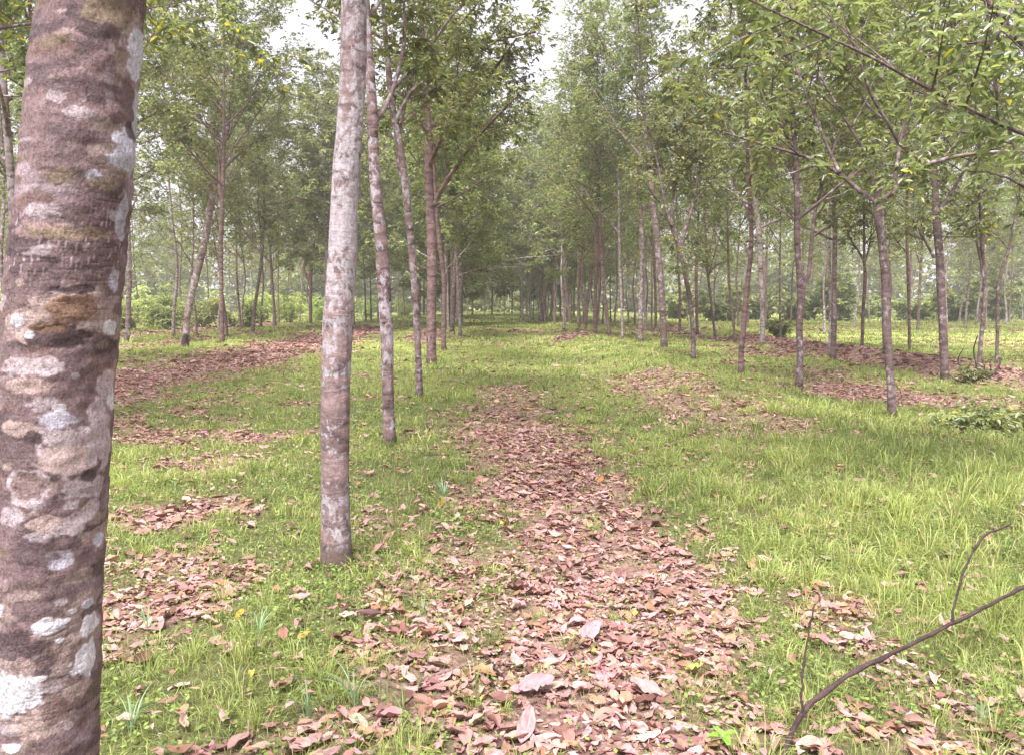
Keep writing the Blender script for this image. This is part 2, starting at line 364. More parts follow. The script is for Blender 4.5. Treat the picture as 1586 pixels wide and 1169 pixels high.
# ------------------------------------------------------------------ dead leaves
LEAFC = np.array([.90, .75, .72])*np.array([[.48, .34, .325], [.42, .27, .25], [.30, .175, .155], [.50, .38, .34], [.36, .24, .15], [.16, .10, .08], [.50, .42, .33]])
LEAFP = np.array([.25, .25, .17, .12, .10, .07, .04])
def dead(mb, P, size, heading, tilt, roll, curl, fold, col, ns=5, nw=3):
    n = len(P); u = np.linspace(0, 1, ns); v = np.linspace(-1, 1, nw)
    prof = np.sin(np.pi*np.clip(u*0.93+0.035, 0, 1)**0.85)**0.8; prof[0] *= .4; prof[-1] *= .3
    lx = size[:, None, None]*(u[None, :, None]-.5)*np.ones((1, 1, nw))
    wf = rng.uniform(.13, .27, n)
    ly = size[:, None, None]*wf[:, None, None]*prof[None, :, None]*v[None, None]+size[:, None, None]*rng.normal(0, .10, n)[:, None, None]*((u-.5)**2)[None, :, None]
    lz = size[:, None, None]*(curl[:, None, None]*((u-.5)**2)[None, :, None]+fold[:, None, None]*0.22*np.abs(v)[None, None]*prof[None, :, None])
    wav = rng.normal(0, .048, (n, ns, nw))*size[:, None, None]; lz = lz+wav
    ch, sh = np.cos(heading), np.sin(heading); ct, st = np.cos(tilt), np.sin(tilt); cr, sr = np.cos(roll), np.sin(roll)
    r = lambda a: a[:, None, None]
    y1 = ly*r(cr)-lz*r(sr); z1 = ly*r(sr)+lz*r(cr)
    x2 = lx*r(ct)-z1*r(st); z2 = lx*r(st)+z1*r(ct)
    x3 = x2*r(ch)-y1*r(sh); y3 = x2*r(sh)+y1*r(ch)
    V = np.stack([x3, y3, z2], -1)+P[:, None, None]
    k = np.arange(n)[:, None]*ns*nw
    q = np.array([[a*nw+b_, (a+1)*nw+b_, (a+1)*nw+b_+1, a*nw+b_+1] for a in range(ns-1) for b_ in range(nw-1)])
    F_ = (k[:, None]+q[None]).reshape(-1, 4)
    cc = np.repeat(col[:, None], ns*nw, 1).reshape(n, ns, nw, 3).copy()
    if nw > 2: cc[:, :, nw//2] *= .80
    cc *= rng.uniform(.86, 1.1, (n, ns, nw, 1))
    mb.add(V.reshape(-1, 3), {4: F_}, cc.reshape(-1, 3))
D_ = MB()
def leaf_zone(y0, y1, dens, back, smin, smax, ns, nw, side=.82):
    x, y = scatter(y0, y1, dens); n = len(x)
    L = litter(x, y); p = np.clip(L*(0.75+.35*vnoise(x, y, 7, 41)), 0, 1)
    k = rng.random(n) < np.maximum(p, back); x, y, L = x[k], y[k], L[k]; n = len(x)
    s = rng.uniform(smin, smax, n)
    c = LEAFC[rng.choice(7, n, p=LEAFP)]*rng.uniform(.62, 1.2, (n, 1))*(1+rng.normal(0, .05, (n, 3)))
    yl = rng.random(n) < .003; c[yl] = np.array([.60, .46, .10])
    P = np.stack([x, y, height(x, y)+rng.uniform(.004, .024, n)], -1)
    P[:, 2] += (1-L)*rng.uniform(.0, .03, n)
    dead(D_, P, s, rng.uniform(0, 6.283, n), rng.normal(0, .12, n), rng.normal(0, .20, n), rng.uniform(-.5, .7, n), rng.uniform(-.8, 1.1, n), c, ns, nw)
leaf_zone(0.8, 4.2, 620, .05, .045, .115, 7, 5)
leaf_zone(0.8, 4.2, 1600, .05, .012, .05, 4, 3)
leaf_zone(4.2, 9, 500, .03, .02, .06, 3, 3)
leaf_zone(4.2, 9, 420, .055, .04, .12, 5, 3)
leaf_zone(9, 18, 210, .045, .06, .14, 4, 3)
leaf_zone(18, 34, 95, .03, .12, .24, 3, 3)
leaf_zone(34, 60, 26, .03, .2, .4, 3, 3)
tag(link('fallen_leaves', D_.mesh('fallen_leaves', [M_litter])), 'dry pinkish brown fallen leaves carpeting the path and banks', 'fallen leaves', kind='stuff')

# ------------------------------------------------------------------ foliage
def leaflets(mb, W, Wd, per=5, size=(.09, .15), r=rng, mat=0, yellow=.02, dark=0.0):
    """whorls W (n,3) with outward dir Wd: each carries `per` petioles of three leaflets"""
    n = len(W); W = np.repeat(W, per, 0); D = np.repeat(nrm(Wd), per, 0)
    pd = nrm(D*0.35+r.normal(0, .75, (n*per, 3))+np.array([0, 0, -.02])); pl = r.uniform(.06, .20, n*per)[:, None]
    P = W+pd*pl
    ct = np.repeat(np.clip(r.normal(.45, .22, n), 0, 1), per)
    m3 = len(P)
    out = np.stack([pd[:, 0], pd[:, 1], np.zeros(m3)], -1)+1e-4; out = nrm(out)
    side = np.stack([-out[:, 1], out[:, 0], np.zeros(m3)], -1)
    for a in (-.85, 0, .85):
        d = out*math.cos(a)+side*math.sin(a); droop = r.uniform(-.1, .95, m3)[:, None]
        d = nrm(d-np.array([0, 0, 1.0])*droop+r.normal(0, .15, (m3, 3)))
        up = nrm(np.array([0, 0, 1.0])+r.normal(0, .45, (m3, 3)))
        s = nrm(np.cross(d, up)); up = np.cross(s, d)
        l = r.uniform(size[0], size[1], m3)[:, None]; wd = l*.21; f = up*l*.08
        V = np.stack([P, P+d*l*.36+s*wd+f, P+d*l*.74+s*wd*.72+f, P+d*l*1.02-up*l*.10, P+d*l*.74-s*wd*.72+f, P+d*l*.36-s*wd+f], 1)
        k = np.arange(m3)[:, None]*6
        t = np.clip(ct+r.normal(0, .12, m3), 0, 1)[:, None]
        c = np.array([.082, .105, .048])*(1-t)+np.array([.30, .335, .135])*t
        yy = r.random(m3) < yellow; c[yy] = np.array([.50, .42, .05])
        mb.add(V.reshape(-1, 3), {4: np.concatenate([k+np.array([[0, 1, 2, 3]]), k+np.array([[0, 3, 4, 5]])])}, np.repeat(c[:, None], 6, 1).reshape(-1, 3), mat)

def curve_limb(p0, d, length, r, bend=0.25, n=6, wob=.06):
    pts = [np.array(p0, float)]; d = nrm(np.array(d, float))
    for i_ in range(n):
        d = nrm(d+np.array([0, 0, bend/n])+r.normal(0, wob, 3)); pts.append(pts[-1]+d*length/n)
    return np.array(pts)

def smooth_path(P, n):
    P = np.asarray(P, float); t = np.concatenate([[0], np.cumsum(np.linalg.norm(np.diff(P[:, :3], axis=0), axis=1))]); t /= t[-1]
    u = np.linspace(0, 1, n)
    # Catmull-like: cubic Hermite with finite differences
    m_ = np.gradient(P, t, axis=0)
    k = np.clip(np.searchsorted(t, u, 'right')-1, 0, len(t)-2); h = (t[k+1]-t[k])[:, None]; s = ((u-t[k])[:, None])/h
    return (2*s**3-3*s**2+1)*P[k]+(s**3-2*s**2+s)*h*m_[k]+(-2*s**3+3*s**2)*P[k+1]+(s**3-s**2)*h*m_[k+1]

class Tree:
    """trunk path relative to the base; limbs; crown of leaf whorls"""
    def __init__(s, seed, path, fork, spread_=2.6, nl=9, limbs=(), dens=1.0, leaf=(.08, .135), sides=10, yellow=.015, limb_el=(.35, 1.0), auto=True, per=5, trunk_rings=None):
        r = np.random.default_rng(seed); s.r = r
        P = smooth_path(path, trunk_rings or 26)          # columns x,y,z,radius
        s.trunk = MB(); 
        bumps = r.normal(0, .035, (len(P), sides)); bumps = (bumps+np.roll(bumps, 1, 1))*.7
        fl = np.exp(-np.maximum(P[:, 2], 0)/.09)[:, None]*.20*(1+.35*np.sin(np.arange(sides)*2*math.pi/sides*4+seed))[None]
        s.trunk.tube(P[:, :3], np.maximum(P[:, 3], .006), sides, bumps=bumps+fl)
        s.branches = []; W = []; WD = []
        s.twA = []; s.twB = []; s.twR = []
        zt = P[:, 2]; top = zt[-1]
        def sub(limb, r0, lvl_len, ns):
            n = len(limb)
            for j in range(ns):
                u = (j+1)/(ns+.2); q = limb[min(n-1, int(u*(n-1)))]
                q = limb[0]+0 if n < 2 else np.array([np.interp(u*(n-1), np.arange(n), limb[:, c_]) for c_ in range(3)])
                d0 = nrm(limb[-1]-limb[0]); a = r.normal(0, 1, 3); a -= d0*a.dot(d0); a = nrm(a)
                d = nrm(d0*.75+a*.9+np.array([0, 0, .12])); ll = lvl_len*(1.1-.55*u)*r.uniform(.7, 1.25)
                sb = curve_limb(q, d, ll, r, .2, 4, .09); s.cur.tube(sb, np.linspace(max(.004, r0*(1-u)*.55+.004), .003, 5), 4)
                nt_ = max(3, int(6*ll/0.9*dens))
                for t_ in range(nt_):
                    v = r.uniform(.15, 1); q2 = np.array([np.interp(v*4, np.arange(5), sb[:, c_]) for c_ in range(3)])
                    d2 = nrm(nrm(sb[-1]-sb[0])*.5+r.normal(0, .6, 3)); l2 = r.uniform(.15, .5)
                    e = q2+d2*l2; s.twA.append(q2); s.twB.append(e); s.twR.append(.003)
                    W.append(e); WD.append(d2)
                    if r.random() < .6: W.append(q2+d2*l2*.5); WD.append(d2)
                W.append(sb[-1]); WD.append(d)
        # given limbs: (path array (n,3), r0, r1)
        for lp, ra, rb in limbs:
            s.cur = MB(); lp = smooth_path(lp, 9); s.cur.tube(lp, np.linspace(ra, rb, 9), 6)
            Ln = np.linalg.norm(np.diff(lp, axis=0), axis=1).sum()
            sub(lp[2:], ra, min(1.3, .28*Ln+.3), max(4, int(Ln*2.6))); s.branches.append(s.cur)
        if auto:
            ga = r.uniform(0, 6.283)
            for j in range(nl):
                z = fork+(top-fork)*((j+.3*r.random())/nl)**.9
                k_ = np.interp(z, zt, np.arange(len(zt))); q = np.array([np.interp(k_, np.arange(len(zt)), P[:, c_]) for c_ in range(4)])
                ga += 2.4+r.normal(0, .25); el = r.uniform(*limb_el)
                ll = spread_*(1-.60*(z-fork)/(top-fork+1e-6))*r.uniform(.8, 1.2)
                d = np.array([math.cos(ga)*math.cos(el), math.sin(ga)*math.cos(el), math.sin(el)])
                lb = curve_limb(q[:3], d, ll, r, .35, 7, .07)
                s.cur = MB(); r0 = max(.012, min(.62*q[3], .012*ll+.014)); s.cur.tube(lb, np.linspace(r0, .005, 8), 6)
                sub(lb, r0, ll*.40, 6); s.branches.append(s.cur)
        # leafy leader
        lb = P[-8:, :3]; s.cur = s.trunk; sub(lb, .012, .8, 4)
        s.crown = MB(); W = np.array(W); WD = np.array(WD)
        leaflets(s.crown, W, WD, per, leaf, r, 0, yellow)
        A, B_ = np.array(s.twA), np.array(s.twB); d = nrm(B_-A); n = len(A)
        u = nrm(np.cross(d, np.array([.3, .2, 1.0]))); v = np.cross(d, u); ring = [u, -.5*u+.87*v, -.5*u-.87*v]
        V = np.concatenate([np.stack([A+q*.004 for q in ring], 1), np.stack([B_+q*.002 for q in ring], 1)], 1)
        k = np.arange(n)[:, None]*6
        s.crown.add(V.reshape(-1, 3), {4: np.concatenate([k+np.array([[a, (a+1) % 3, 3+(a+1) % 3, 3+a]]) for a in range(3)])}, None, 1)
    def emit(s, base, bark, label, group=None):
        root = tag(link('rubber_tree', None, None, base), label, 'tree', group)
        link('trunk', s.trunk.mesh('trunk', [bark], True), root)
        for b_ in s.branches: link('branch', b_.mesh('branch', [bark], True), root)
        link('crown', s.crown.mesh('crown', [M_leaf, M_twig]), root)
        return root
def copy_tree(src, loc, rz, scale, label, group):
    c = src.copy(); sc.collection.objects.link(c); c.location = loc; c.rotation_euler = (0, 0, rz); c.scale = scale
    c['label'] = label; c['group'] = group
    for ch in src.children:
        d = ch.copy(); sc.collection.objects.link(d); d.parent = c
    return c

def px_tree(seed, pix, bark, label, group=None, top=8.0, fork=3.2, limbs=(), lean=(0, 0), **kw):
    if kw.get('auto', True):
        top *= 1.38; kw['nl'] = kw.get('nl', 9)+5; kw['dens'] = kw.get('dens', 1.0)*(1.15 if group in (GL, GLL) else .82); kw['spread_'] = kw.get('spread_', 2.6)+.6; fork -= .4 if group != GL else 0
    """pix: (x, y, width_px) from the base up, read off the photograph; turned into metres at the distance of the base"""
    b0 = gp(pix[0][0], pix[0][1]); D = b0[1]; path = []
    for i_, (x, y, w_) in enumerate(pix):
        p = at(x, y, D)-b0; path.append([p[0], p[1]+lean[1]*p[2], p[2], w_*D/F*.5*(1 if D < 9 else .84)])
    path[0][2] = -.05
    z = path[-1][2]; dx = (path[-1][0]-path[-2][0])/max(.1, path[-1][2]-path[-2][2]); rr = path[-1][3]
    if top > z+.3:
        nst = 3
        for k in range(1, nst+1):
            zz = z+(top-z)*k/nst; path.append([path[-1][0]+dx*.6*(top-z)/nst, path[-1][1], zz, max(.008, rr*(1-.93*k/nst))])
    else: path[-1][3] = min(path[-1][3], .03)
    Ls = []
    for lp, w0, w1, dz in limbs:       # limb pixels, widths in px, depth change along the limb
        n = len(lp); pts = [at(x, y, D+dz*k/(n-1))-b0 for k, (x, y) in enumerate(lp)]
        Ls.append((np.array(pts), w0*D/F*.5, w1*D/F*.5))
    t = Tree(seed, path, fork, limbs=Ls, **kw)
    return t.emit(tuple(b0), bark, label, group)

# ================================================================== the near trunk
def near_trunk():
    D = 1.75
    pix = [(66, 1500, 176), (66, 1300, 168), (68, 1169, 164), (72, 1000, 160), (78, 850, 159), (85, 700, 160), (89, 600, 162), (95, 500, 164), (105, 400, 163), (116, 300, 160), (128, 150, 152), (143, 0, 147), (150, -120, 142)]
    b0 = gp(66, 1495); b0[1] = D; b0[0] = at(66, 1495, D)[0]; b0[2] = float(height(b0[0], D))
    P = []
    for x, y, w_ in pix:
        p = at(x, y, D)-b0; P.append([p[0], 0, p[2], w_*D/F*.5*.985])
    P[0][2] = -.06
    Q = [P[-2], P[-1]]
    for k in range(1, 8): Q.append([Q[-1][0]+.03, Q[-1][1]-.03, Q[-1][2]+.75, Q[-1][3]*(1-.04*k*k/3)])
    P = smooth_path(P, 950); Q = smooth_path(Q, 90); P = np.vstack([P, Q[Q[:, 2] > P[-1, 2]+.01]]); n = len(P)
    zs = P[:, 2]; S = 220
    th = np.arange(S)*2*math.pi/S
    # angle measured so that the side facing the camera is sampled with arc coordinate u (metres, + to the right)
    TH, ZZ = np.meshgrid(th, zs); RR = P[:, 3:4]*np.ones_like(TH)
    U = np.where(np.cos(TH) > -2, TH-math.pi, TH)          # -pi..pi, 0 = facing camera
    u = U*RR
    vz = lambda s, a=1., sd=0: vnoise(u*s, ZZ*s*a, 1.0, sd)
    r = np.random.default_rng(5)
    ringn = vnoise(ZZ+0.02*vz(18, 1, 1), 0*ZZ, 34, 2)*.6+vnoise(ZZ+0.03*vz(9, 1, 3), 0*ZZ, 90, 6)*.4
    disp = .0020*ringn+.0020*vz(16, 1, 8)+.0012*vz(30, 2.2, 18)+.0015*vz(60, 1, 9)
    # colour masks from the marks on the bark: (px x, px y, rx, ry, kind)
    base = np.array([.142, .096, .095]); darkc = np.array([.058, .040, .042])
    C = base*(1+.22*vz(10, .8, 11)+.14*vz(40, 1, 12))[..., None]
    q = np.clip((ringn*.6+vz(14, 1.6, 13)*.7-.25)*2, 0, 1)[..., None]; C = C*(1-q*.65)+darkc*q*.65
    q = np.clip((vz(22, .8, 14)-.42)*3, 0, 1)[..., None]; C = C*(1-q*.6)+np.array([.30, .235, .25])*q*.6
    # fine upright bristle of pale flecks
    fl = np.clip((vnoise(u*330, ZZ*90, 1.0, 15)-.35)*3, 0, 1)*(np.exp(-((ZZ-(at(0, 395, D)[2]-b0[2]))/.055)**2)+.8*np.exp(-((ZZ-(at(0, 350, D)[2]-b0[2]))/.03)**2)+.15)
    C = C*(1-.6*fl[..., None])+np.array([.40, .32, .35])*.6*fl[..., None]
    W_, Gy, Tn = np.array([.56, .53, .56]), np.array([.42, .345, .36]), np.array([.35, .26, .235])
    Ru, Dk, Ol, Br, Lt = np.array([.175, .105, .072]), np.array([.066, .044, .046]), np.array([.215, .16, .115]), np.array([.155, .10, .09]), np.array([.46, .44, .50])
    marks = [(100, 690, 52, 42, Gy, 0), (95, 700, 38, 26, Tn, 0), (92, 640, 30, 15, Lt*.85, 0), (50, 560, 44, 18, Gy, 0), (100, 800, 40, 22, Gy, 0), (82, 845, 22, 17, Lt*.9, 0), (45, 755, 20, 10, Gy, 0),
             (60, 1085, 50, 26, Tn, 0), (125, 745, 30, 20, Gy*.85, 0), (70, 790, 24, 12, Tn, 0), (35, 650, 22, 14, Tn*.9, 0), (140, 640, 16, 26, Gy, 0), (118, 880, 26, 12, Tn*.8, 0), (40, 895, 22, 10, Tn*.7, 0), (60, 615, 26, 10, Gy*.8, 0), (25, 780, 16, 20, Gy*.8, 0), (110, 1050, 25, 14, Tn, 0), (150, 690, 12, 42, Gy, 0), (130, 780, 14, 16, Gy, 0), (45, 590, 30, 12, Tn, 0),
             (47, 733, 31, 25, Gy, 0), (47, 733, 26, 21, Br, 0), (84, 1072, 23, 22, Br, 0), (62, 1010, 14, 10, Dk, 0),
             (105, 478, 38, 24, Ru, 1), (108, 450, 24, 7, Dk, 2), (85, 522, 48, 20, Dk, 2), (70, 505, 30, 9, Ru, 0), (150, 42, 36, 18, Ol, 0), (100, 368, 60, 10, Ol, 0), (60, 540, 30, 9, Br, 0),
             (28, 965, 40, 24, Dk, 0), (55, 830, 40, 22, Dk*1.4, 0), (125, 730, 14, 10, Dk, 0), (52, 665, 12, 9, Dk, 0), (150, 880, 12, 18, Dk*1.6, 0), (120, 150, 60, 14, Dk*1.8, 0), (130, 225, 50, 10, Dk*1.8, 0),
             (24, 1038, 36, 38, W_*.88, 1), (120, 1010, 20, 26, W_, 1), (78, 944, 22, 13, W_*.95, 1), (130, 960, 14, 17, W_, 1), (100, 930, 10, 8, W_*.9, 1), (142, 833, 11, 12, Lt, 1), (24, 1115, 10, 8, W_, 1), (86, 968, 7, 5, W_, 1), (2, 918, 9, 16, W_*.9, 1), (126, 925, 10, 8, Lt, 1), (98, 1098, 7, 7, Gy*1.1, 0),
             (160, 612, 7, 30, W_, 1), (158, 508, 10, 12, W_*.9, 1), (36, 496, 9, 10, W_*.8, 1), (50, 516, 6, 6, W_*.8, 1), (163, 440, 9, 22, Lt*.9, 0), (178, 330, 9, 40, Lt*.8, 0), (155, 590, 14, 26, Gy, 0),
             (200, 85, 13, 40, Lt, 1), (206, 170, 9, 40, Lt*.9, 0), (182, 240, 20, 34, Lt*.85, 1), (188, 205, 8, 14, Dk, 0), (135, 281, 12, 9, Lt*.8, 0), (120, 190, 24, 9, Gy*.8, 0), (150, 290, 26, 10, Ol*.8, 0), (60, 1150, 120, 14, Dk*1.7, 0)]
    for a_ in [m_ for m_ in marks if m_[5] == 1 and m_[0] is not None]:     # a crusty halo round the white lichens
        marks.insert(0, (a_[0]+r.uniform(-8, 8), a_[1]+r.uniform(-6, 8), a_[2]*1.5+5, a_[3]*1.3+5, Tn*r.uniform(.7, 1.0), 0))
    for _ in range(190):                                    # faint overlapping crusts, more of them low down
        y = 1169-1169*r.random()**1.5; big = r.random() < .3
        marks.insert(0, (r.uniform(0, 175), y, r.uniform(14, 34) if big else r.uniform(4, 14), r.uniform(8, 20) if big else r.uniform(3, 9), [base*1.6, Tn*.75, Gy*.7, Br, darkc*1.3, Ol*.7][r.integers(6)], 0))
    for _ in range(150):                                    # the side away from the camera and small speckles everywhere
        marks.append((None, r.uniform(-.2, 6), r.uniform(-3.14, 3.14), r.uniform(.004, .03), [W_*.9, Gy, Tn, Gy*.8, Dk][r.integers(5)], 0))
    for a in marks:
        if a[0] is not None:
            x, y, rx, ry, c, hard = a; pz = at(x, y, D)[2]-b0[2]
            cx_ = np.interp(pz, zs, P[:, 0]); rad = np.interp(pz, zs, P[:, 3]); sx = ((at(x, y, D)[0]-b0[0])-cx_)/rad
            # view from the camera is nearly along +Y, trunk left of the axis: its visible face is turned a little
            uc = math.asin(np.clip(sx, -.97, .97)); k = max(.35, math.cos(uc)); du = (U-uc)*rad/(rx*D/F/k); dz = (ZZ-pz)/(ry*D/F)
            sd = int(x*7+y*3) % 97
        else:
            _, pz, uc, rad_, c, hard = a; du = (U-uc)*.11/rad_; dz = (ZZ-pz)/(rad_*.8); sd = int(pz*100) % 97
            if abs(uc) < 1.3 and rad_ > .012: continue
        dd = np.hypot(du, dz)
        near = dd < 2.2
        e = dd[near]+.34*vnoise(u[near]*46, ZZ[near]*46, 1.0, 50+sd)+.22*vnoise(u[near]*130, ZZ[near]*130, 1.0, 51+sd)
        m_ = np.clip((1-e)*(9 if hard else 5.5), 0, 1)*(.96 if hard else .86)
        tex = 1+.10*vnoise(u[near]*150, ZZ[near]*150, 1.0, 52+sd)
        C[near] = C[near]*(1-m_[:, None])+c*m_[:, None]*tex[:, None]
        if hard: disp[near] += m_*(.0015 if hard == 1 else 0)
        if hard == 2: disp[near] -= m_*.0012
        if (a[0], a[1]) == (182, 240): disp[near] += np.clip(1.1-dd[near], 0, 1)*.010
    cr = np.clip(1-np.abs(vnoise(u*26+3*vz(12, 1, 61), ZZ*130, 1.0, 62))*9, 0, 1)*np.clip(vz(9, 1, 63)*2+.4, 0, 1)
    cr = np.maximum(cr, np.clip(1-np.abs(vnoise(u*120, ZZ*40+2*vz(20, 1, 64), 1.0, 65))*9, 0, 1)*np.clip(vz(7, 1, 66)*2-.1, 0, 1)*.7)
    disp -= .0010*cr; C *= (1-.42*cr)[..., None]
    C *= (1+.10*vz(75, 1, 60)+.10*r.normal(size=C.shape[:2]))[..., None]
    RRd = RR+disp
    # U=0 must face the camera: direction from the trunk to the camera
    a0 = math.atan2(-D, -b0[0])
    ang = a0+U
    V = np.stack([P[:, 0:1]+RRd*np.cos(ang), P[:, 1:2]+RRd*np.sin(ang), ZZ], -1)
    mb = MB(); i_ = np.arange(n-1)[:, None]*S; j = np.arange(S)[None]; j2 = (j+1) % S
    mb.add(V, {4: np.stack([i_+j, i_+j2, i_+S+j2, i_+S+j], -1).reshape(-1, 4)}, np.clip(C, .01, .9).reshape(-1, 3))
    m, nt, b = newmat('near_bark'); at_ = N(nt, 'ShaderNodeAttribute', attribute_name='tint'); tc = N(nt, 'ShaderNodeTexCoord')
    f = noise(nt, tc.outputs['Object'], 170, 4, .75, (1, 1, .55)); f2 = noise(nt, tc.outputs['Object'], 45, 4, .7, (1, 1, .8))
    c = mixc(nt, 1.0, at_.outputs['Color'], ramp(nt, f, [(.3, (.55, .55, .55)), (.5, (.98, .98, .98)), (.7, (1.4, 1.4, 1.4))]), 'MULTIPLY')
    nt.links.new(c, b.inputs['Base Color']); bump(nt, b, mth(nt, 'ADD', f, mth(nt, 'MULTIPLY', f2, 1.2)), .8, .0045)
    root = tag(link('rubber_tree', None, None, tuple(b0)), 'thick lichen spotted purplish brown trunk, largest and nearest of all trees', 'tree')
    link('trunk', mb.mesh('trunk', [m], True), root)
near_trunk()

# ================================================================== hand placed trees
GL = 'rubber trees in the row left of the lane'; GR = 'rubber trees in the row right of the lane'; G2 = 'rubber trees in the second row to the right'; GLL = 'rubber trees behind the leaf covered bank on the left'
T = px_tree
T(11, [(523, 876, 46), (521, 840, 45), (519, 700, 44), (522, 520, 45), (530, 400, 43), (537, 250, 40), (542, 200, 39), (549, 0, 38)], M_bark_band,
  'pale lichen coated trunk with brown bands, second nearest, in grass beside the leafy path', GL, top=8.6, fork=4.6, spread_=2.6, nl=8, sides=40, trunk_rings=60)
T(12, [(604, 690, 20), (602, 640, 18), (598, 500, 20), (592, 400, 20), (580, 260, 17), (576, 160, 15), (571, 80, 13)], M_bark_pale,
  'slim speckled trunk just right of the pale banded one, leaning slightly left', GL, top=8.6, fork=4.2, spread_=2.6, nl=9, sides=20, limbs=[([(581, 190), (600, 160), (617, 110), (627, 55), (624, -20)], 8, 3, .5)], trunk_rings=50)
T(13, [(650, 618, 13), (648, 560, 12), (642, 440, 13), (633, 340, 13), (622, 240, 13), (608, 170, 12), (600, 90, 9)], M_bark_pale,
  'thin white speckled trunk with dark foot, between the leaning speckled and dark reddish ones', GL, top=8.8, fork=4.6, nl=9, sides=14, limbs=[([(612, 190), (640, 140), (665, 120)], 7, 3, -.3), ([(628, 300), (615, 240), (630, 150), (635, 100)], 7, 3, .5)], trunk_rings=40)
T(14, [(668, 566, 18), (668, 500, 17), (669, 400, 18), (664, 260, 15), (663, 205, 13), (658, 100, 8), (654, 40, 6)], M_bark_brown,
  'straight dark reddish brown tree with a wide forked crown over the lane', GL, top=9.8, fork=4.6, nl=8, spread_=3.0, sides=14, dens=1.2,
  limbs=[([(664, 212), (690, 192), (712, 170), (740, 140), (775, 95), (800, 60)], 8, 3, -1.0), ([(664, 208), (650, 190), (637, 165), (615, 140)], 7, 3, -.5), ([(672, 320), (686, 290), (705, 262), (730, 225), (765, 185), (800, 150)], 8, 3, -1.5), ([(661, 130), (690, 95), (730, 75), (780, 60), (830, 50)], 6, 2.5, -1.5)], trunk_rings=40)
T(15, [(687, 543, 9), (687, 500, 9), (688, 440, 8), (680, 370, 8), (676, 320, 7)], M_bark_brown, 'thin dark tree tight behind the straight reddish brown one', GL, top=8.5, fork=4.4, nl=9)
T(16, [(700, 515, 8), (703, 450, 8), (706, 400, 8), (714, 340, 6)], M_bark_mix, 'slender greyish tree just before the dark tree at the lane end', GL, top=8.5, fork=5, nl=9)
T(17, [(711, 498, 13), (713, 440, 13), (718, 390, 11), (722, 350, 8)], M_bark_brown, 'darkest stout trunk at the far end of the row left of the lane', GL, top=9.0, fork=4.2, spread_=3.6, nl=9, dens=1.2)
# right row
T(21, [(1382, 646, 16), (1380, 600, 14), (1374, 520, 15), (1372, 440, 14), (1365, 370, 14), (1359, 312, 15)], M_bark_mix,
  'tree whose trunk splits low into two wide arms above lush grass', GR, top=3.05, fork=2.9, auto=False, sides=20, dens=1.1, leaf=(.07, .12), trunk_rings=40,
  limbs=[([(1360, 314), (1330, 295), (1295, 265), (1245, 242), (1185, 225), (1120, 205)], 8, 3, .6), ([(1360, 314), (1385, 298), (1415, 272), (1440, 254), (1500, 240), (1560, 235), (1620, 236)], 9, 3, -.8),
         ([(1437, 254), (1400, 232), (1375, 190), (1350, 150), (1330, 90), (1310, 40)], 7, 3, -.5), ([(1383, 300), (1390, 250), (1400, 190), (1420, 120), (1430, 40), (1430, -60)], 6, 3, 1.0), ([(1359, 314), (1340, 240), (1300, 170), (1240, 60), (1210, -20)], 6, 2.5, 1.5), ([(1300, 268), (1270, 200), (1235, 110), (1215, 60)], 6, 2.5, .9)])
T(22, [(1237, 604, 14), (1239, 560, 12), (1238, 500, 12), (1240, 455, 12), (1235, 380, 11), (1234, 290, 10), (1228, 180, 9), (1222, 80, 7), (1220, 10, 6)], M_bark_mix,
  'tall straight tree with a second stem forking off halfway, left of the two armed tree', GR, top=7.9, fork=3.2, nl=10, sides=14, limbs=[([(1240, 452), (1252, 428), (1256, 390), (1262, 330), (1280, 270), (1300, 200)], 8, 3, .6)], trunk_rings=40)
T(23, [(1148, 582, 11), (1148, 545, 10), (1153, 490, 11), (1158, 440, 9), (1164, 380, 8), (1162, 320, 8), (1158, 250, 7)], M_bark_brown,
  'crooked dark thin tree bending right from its foot in the bright grass', GR, top=7.5, fork=3.3, nl=9, trunk_rings=36)
T(24, [(1074, 559, 9), (1074, 530, 9), (1069, 470, 8), (1060, 420, 8), (1053, 385, 7)], M_bark_mix,
  'thin pale tree parting into a wide V, beside the litter patch', GR, top=3.0, fork=2.9, auto=False, limbs=[([(1053, 387), (1040, 350), (1028, 310), (1020, 260), (1000, 190)], 6, 3, .3), ([(1053, 387), (1062, 355), (1072, 320), (1085, 240), (1090, 160)], 6, 3, .5), ([(1040, 350), (1045, 280), (1060, 200), (1050, 120)], 5, 2.5, 1)], dens=1.6)
T(25, [(1029, 541, 12), (1027, 500, 12), (1024, 440, 12), (1017, 370, 12), (1010, 300, 11), (1006, 262, 10), (998, 190, 6)], M_bark_mix,
  'sturdy mottled tree leaning left, tallest bole in the middle of the right row', GR, top=9.5, fork=6.0, nl=9, spread_=3.0)
T(26, [(992, 530, 9), (992, 480, 9), (994, 420, 8), (993, 340, 8), (990, 280, 6)], M_bark_pale, 'pale upright tree left of the sturdy leaning one', GR, spread_=3.6, top=9, fork=5, nl=9)
T(27, [(964, 526, 5), (963, 480, 5), (960, 400, 5)], M_bark_grey, 'faint thin stem between a pale upright tree and a dark leaning pole', GR, top=8.2, fork=4.2)
T(28, [(945, 522, 7), (939, 480, 6), (935, 440, 6), (932, 400, 6)], M_bark_brown, 'dark pole leaning left at its top in the far right row', GR, spread_=3.6, top=8, fork=4.4)
T(29, [(922, 518, 6), (922, 470, 6), (924, 400, 8), (924, 320, 7)], M_bark_brown, 'upright dark pole next to the one that leans', GR, top=9.5, fork=5, spread_=3)
T(30, [(907, 505, 6), (912, 450, 6), (918, 400, 6)], M_bark_brown, 'dark pole leaning right toward its upright neighbour', GR, top=9, fork=5)
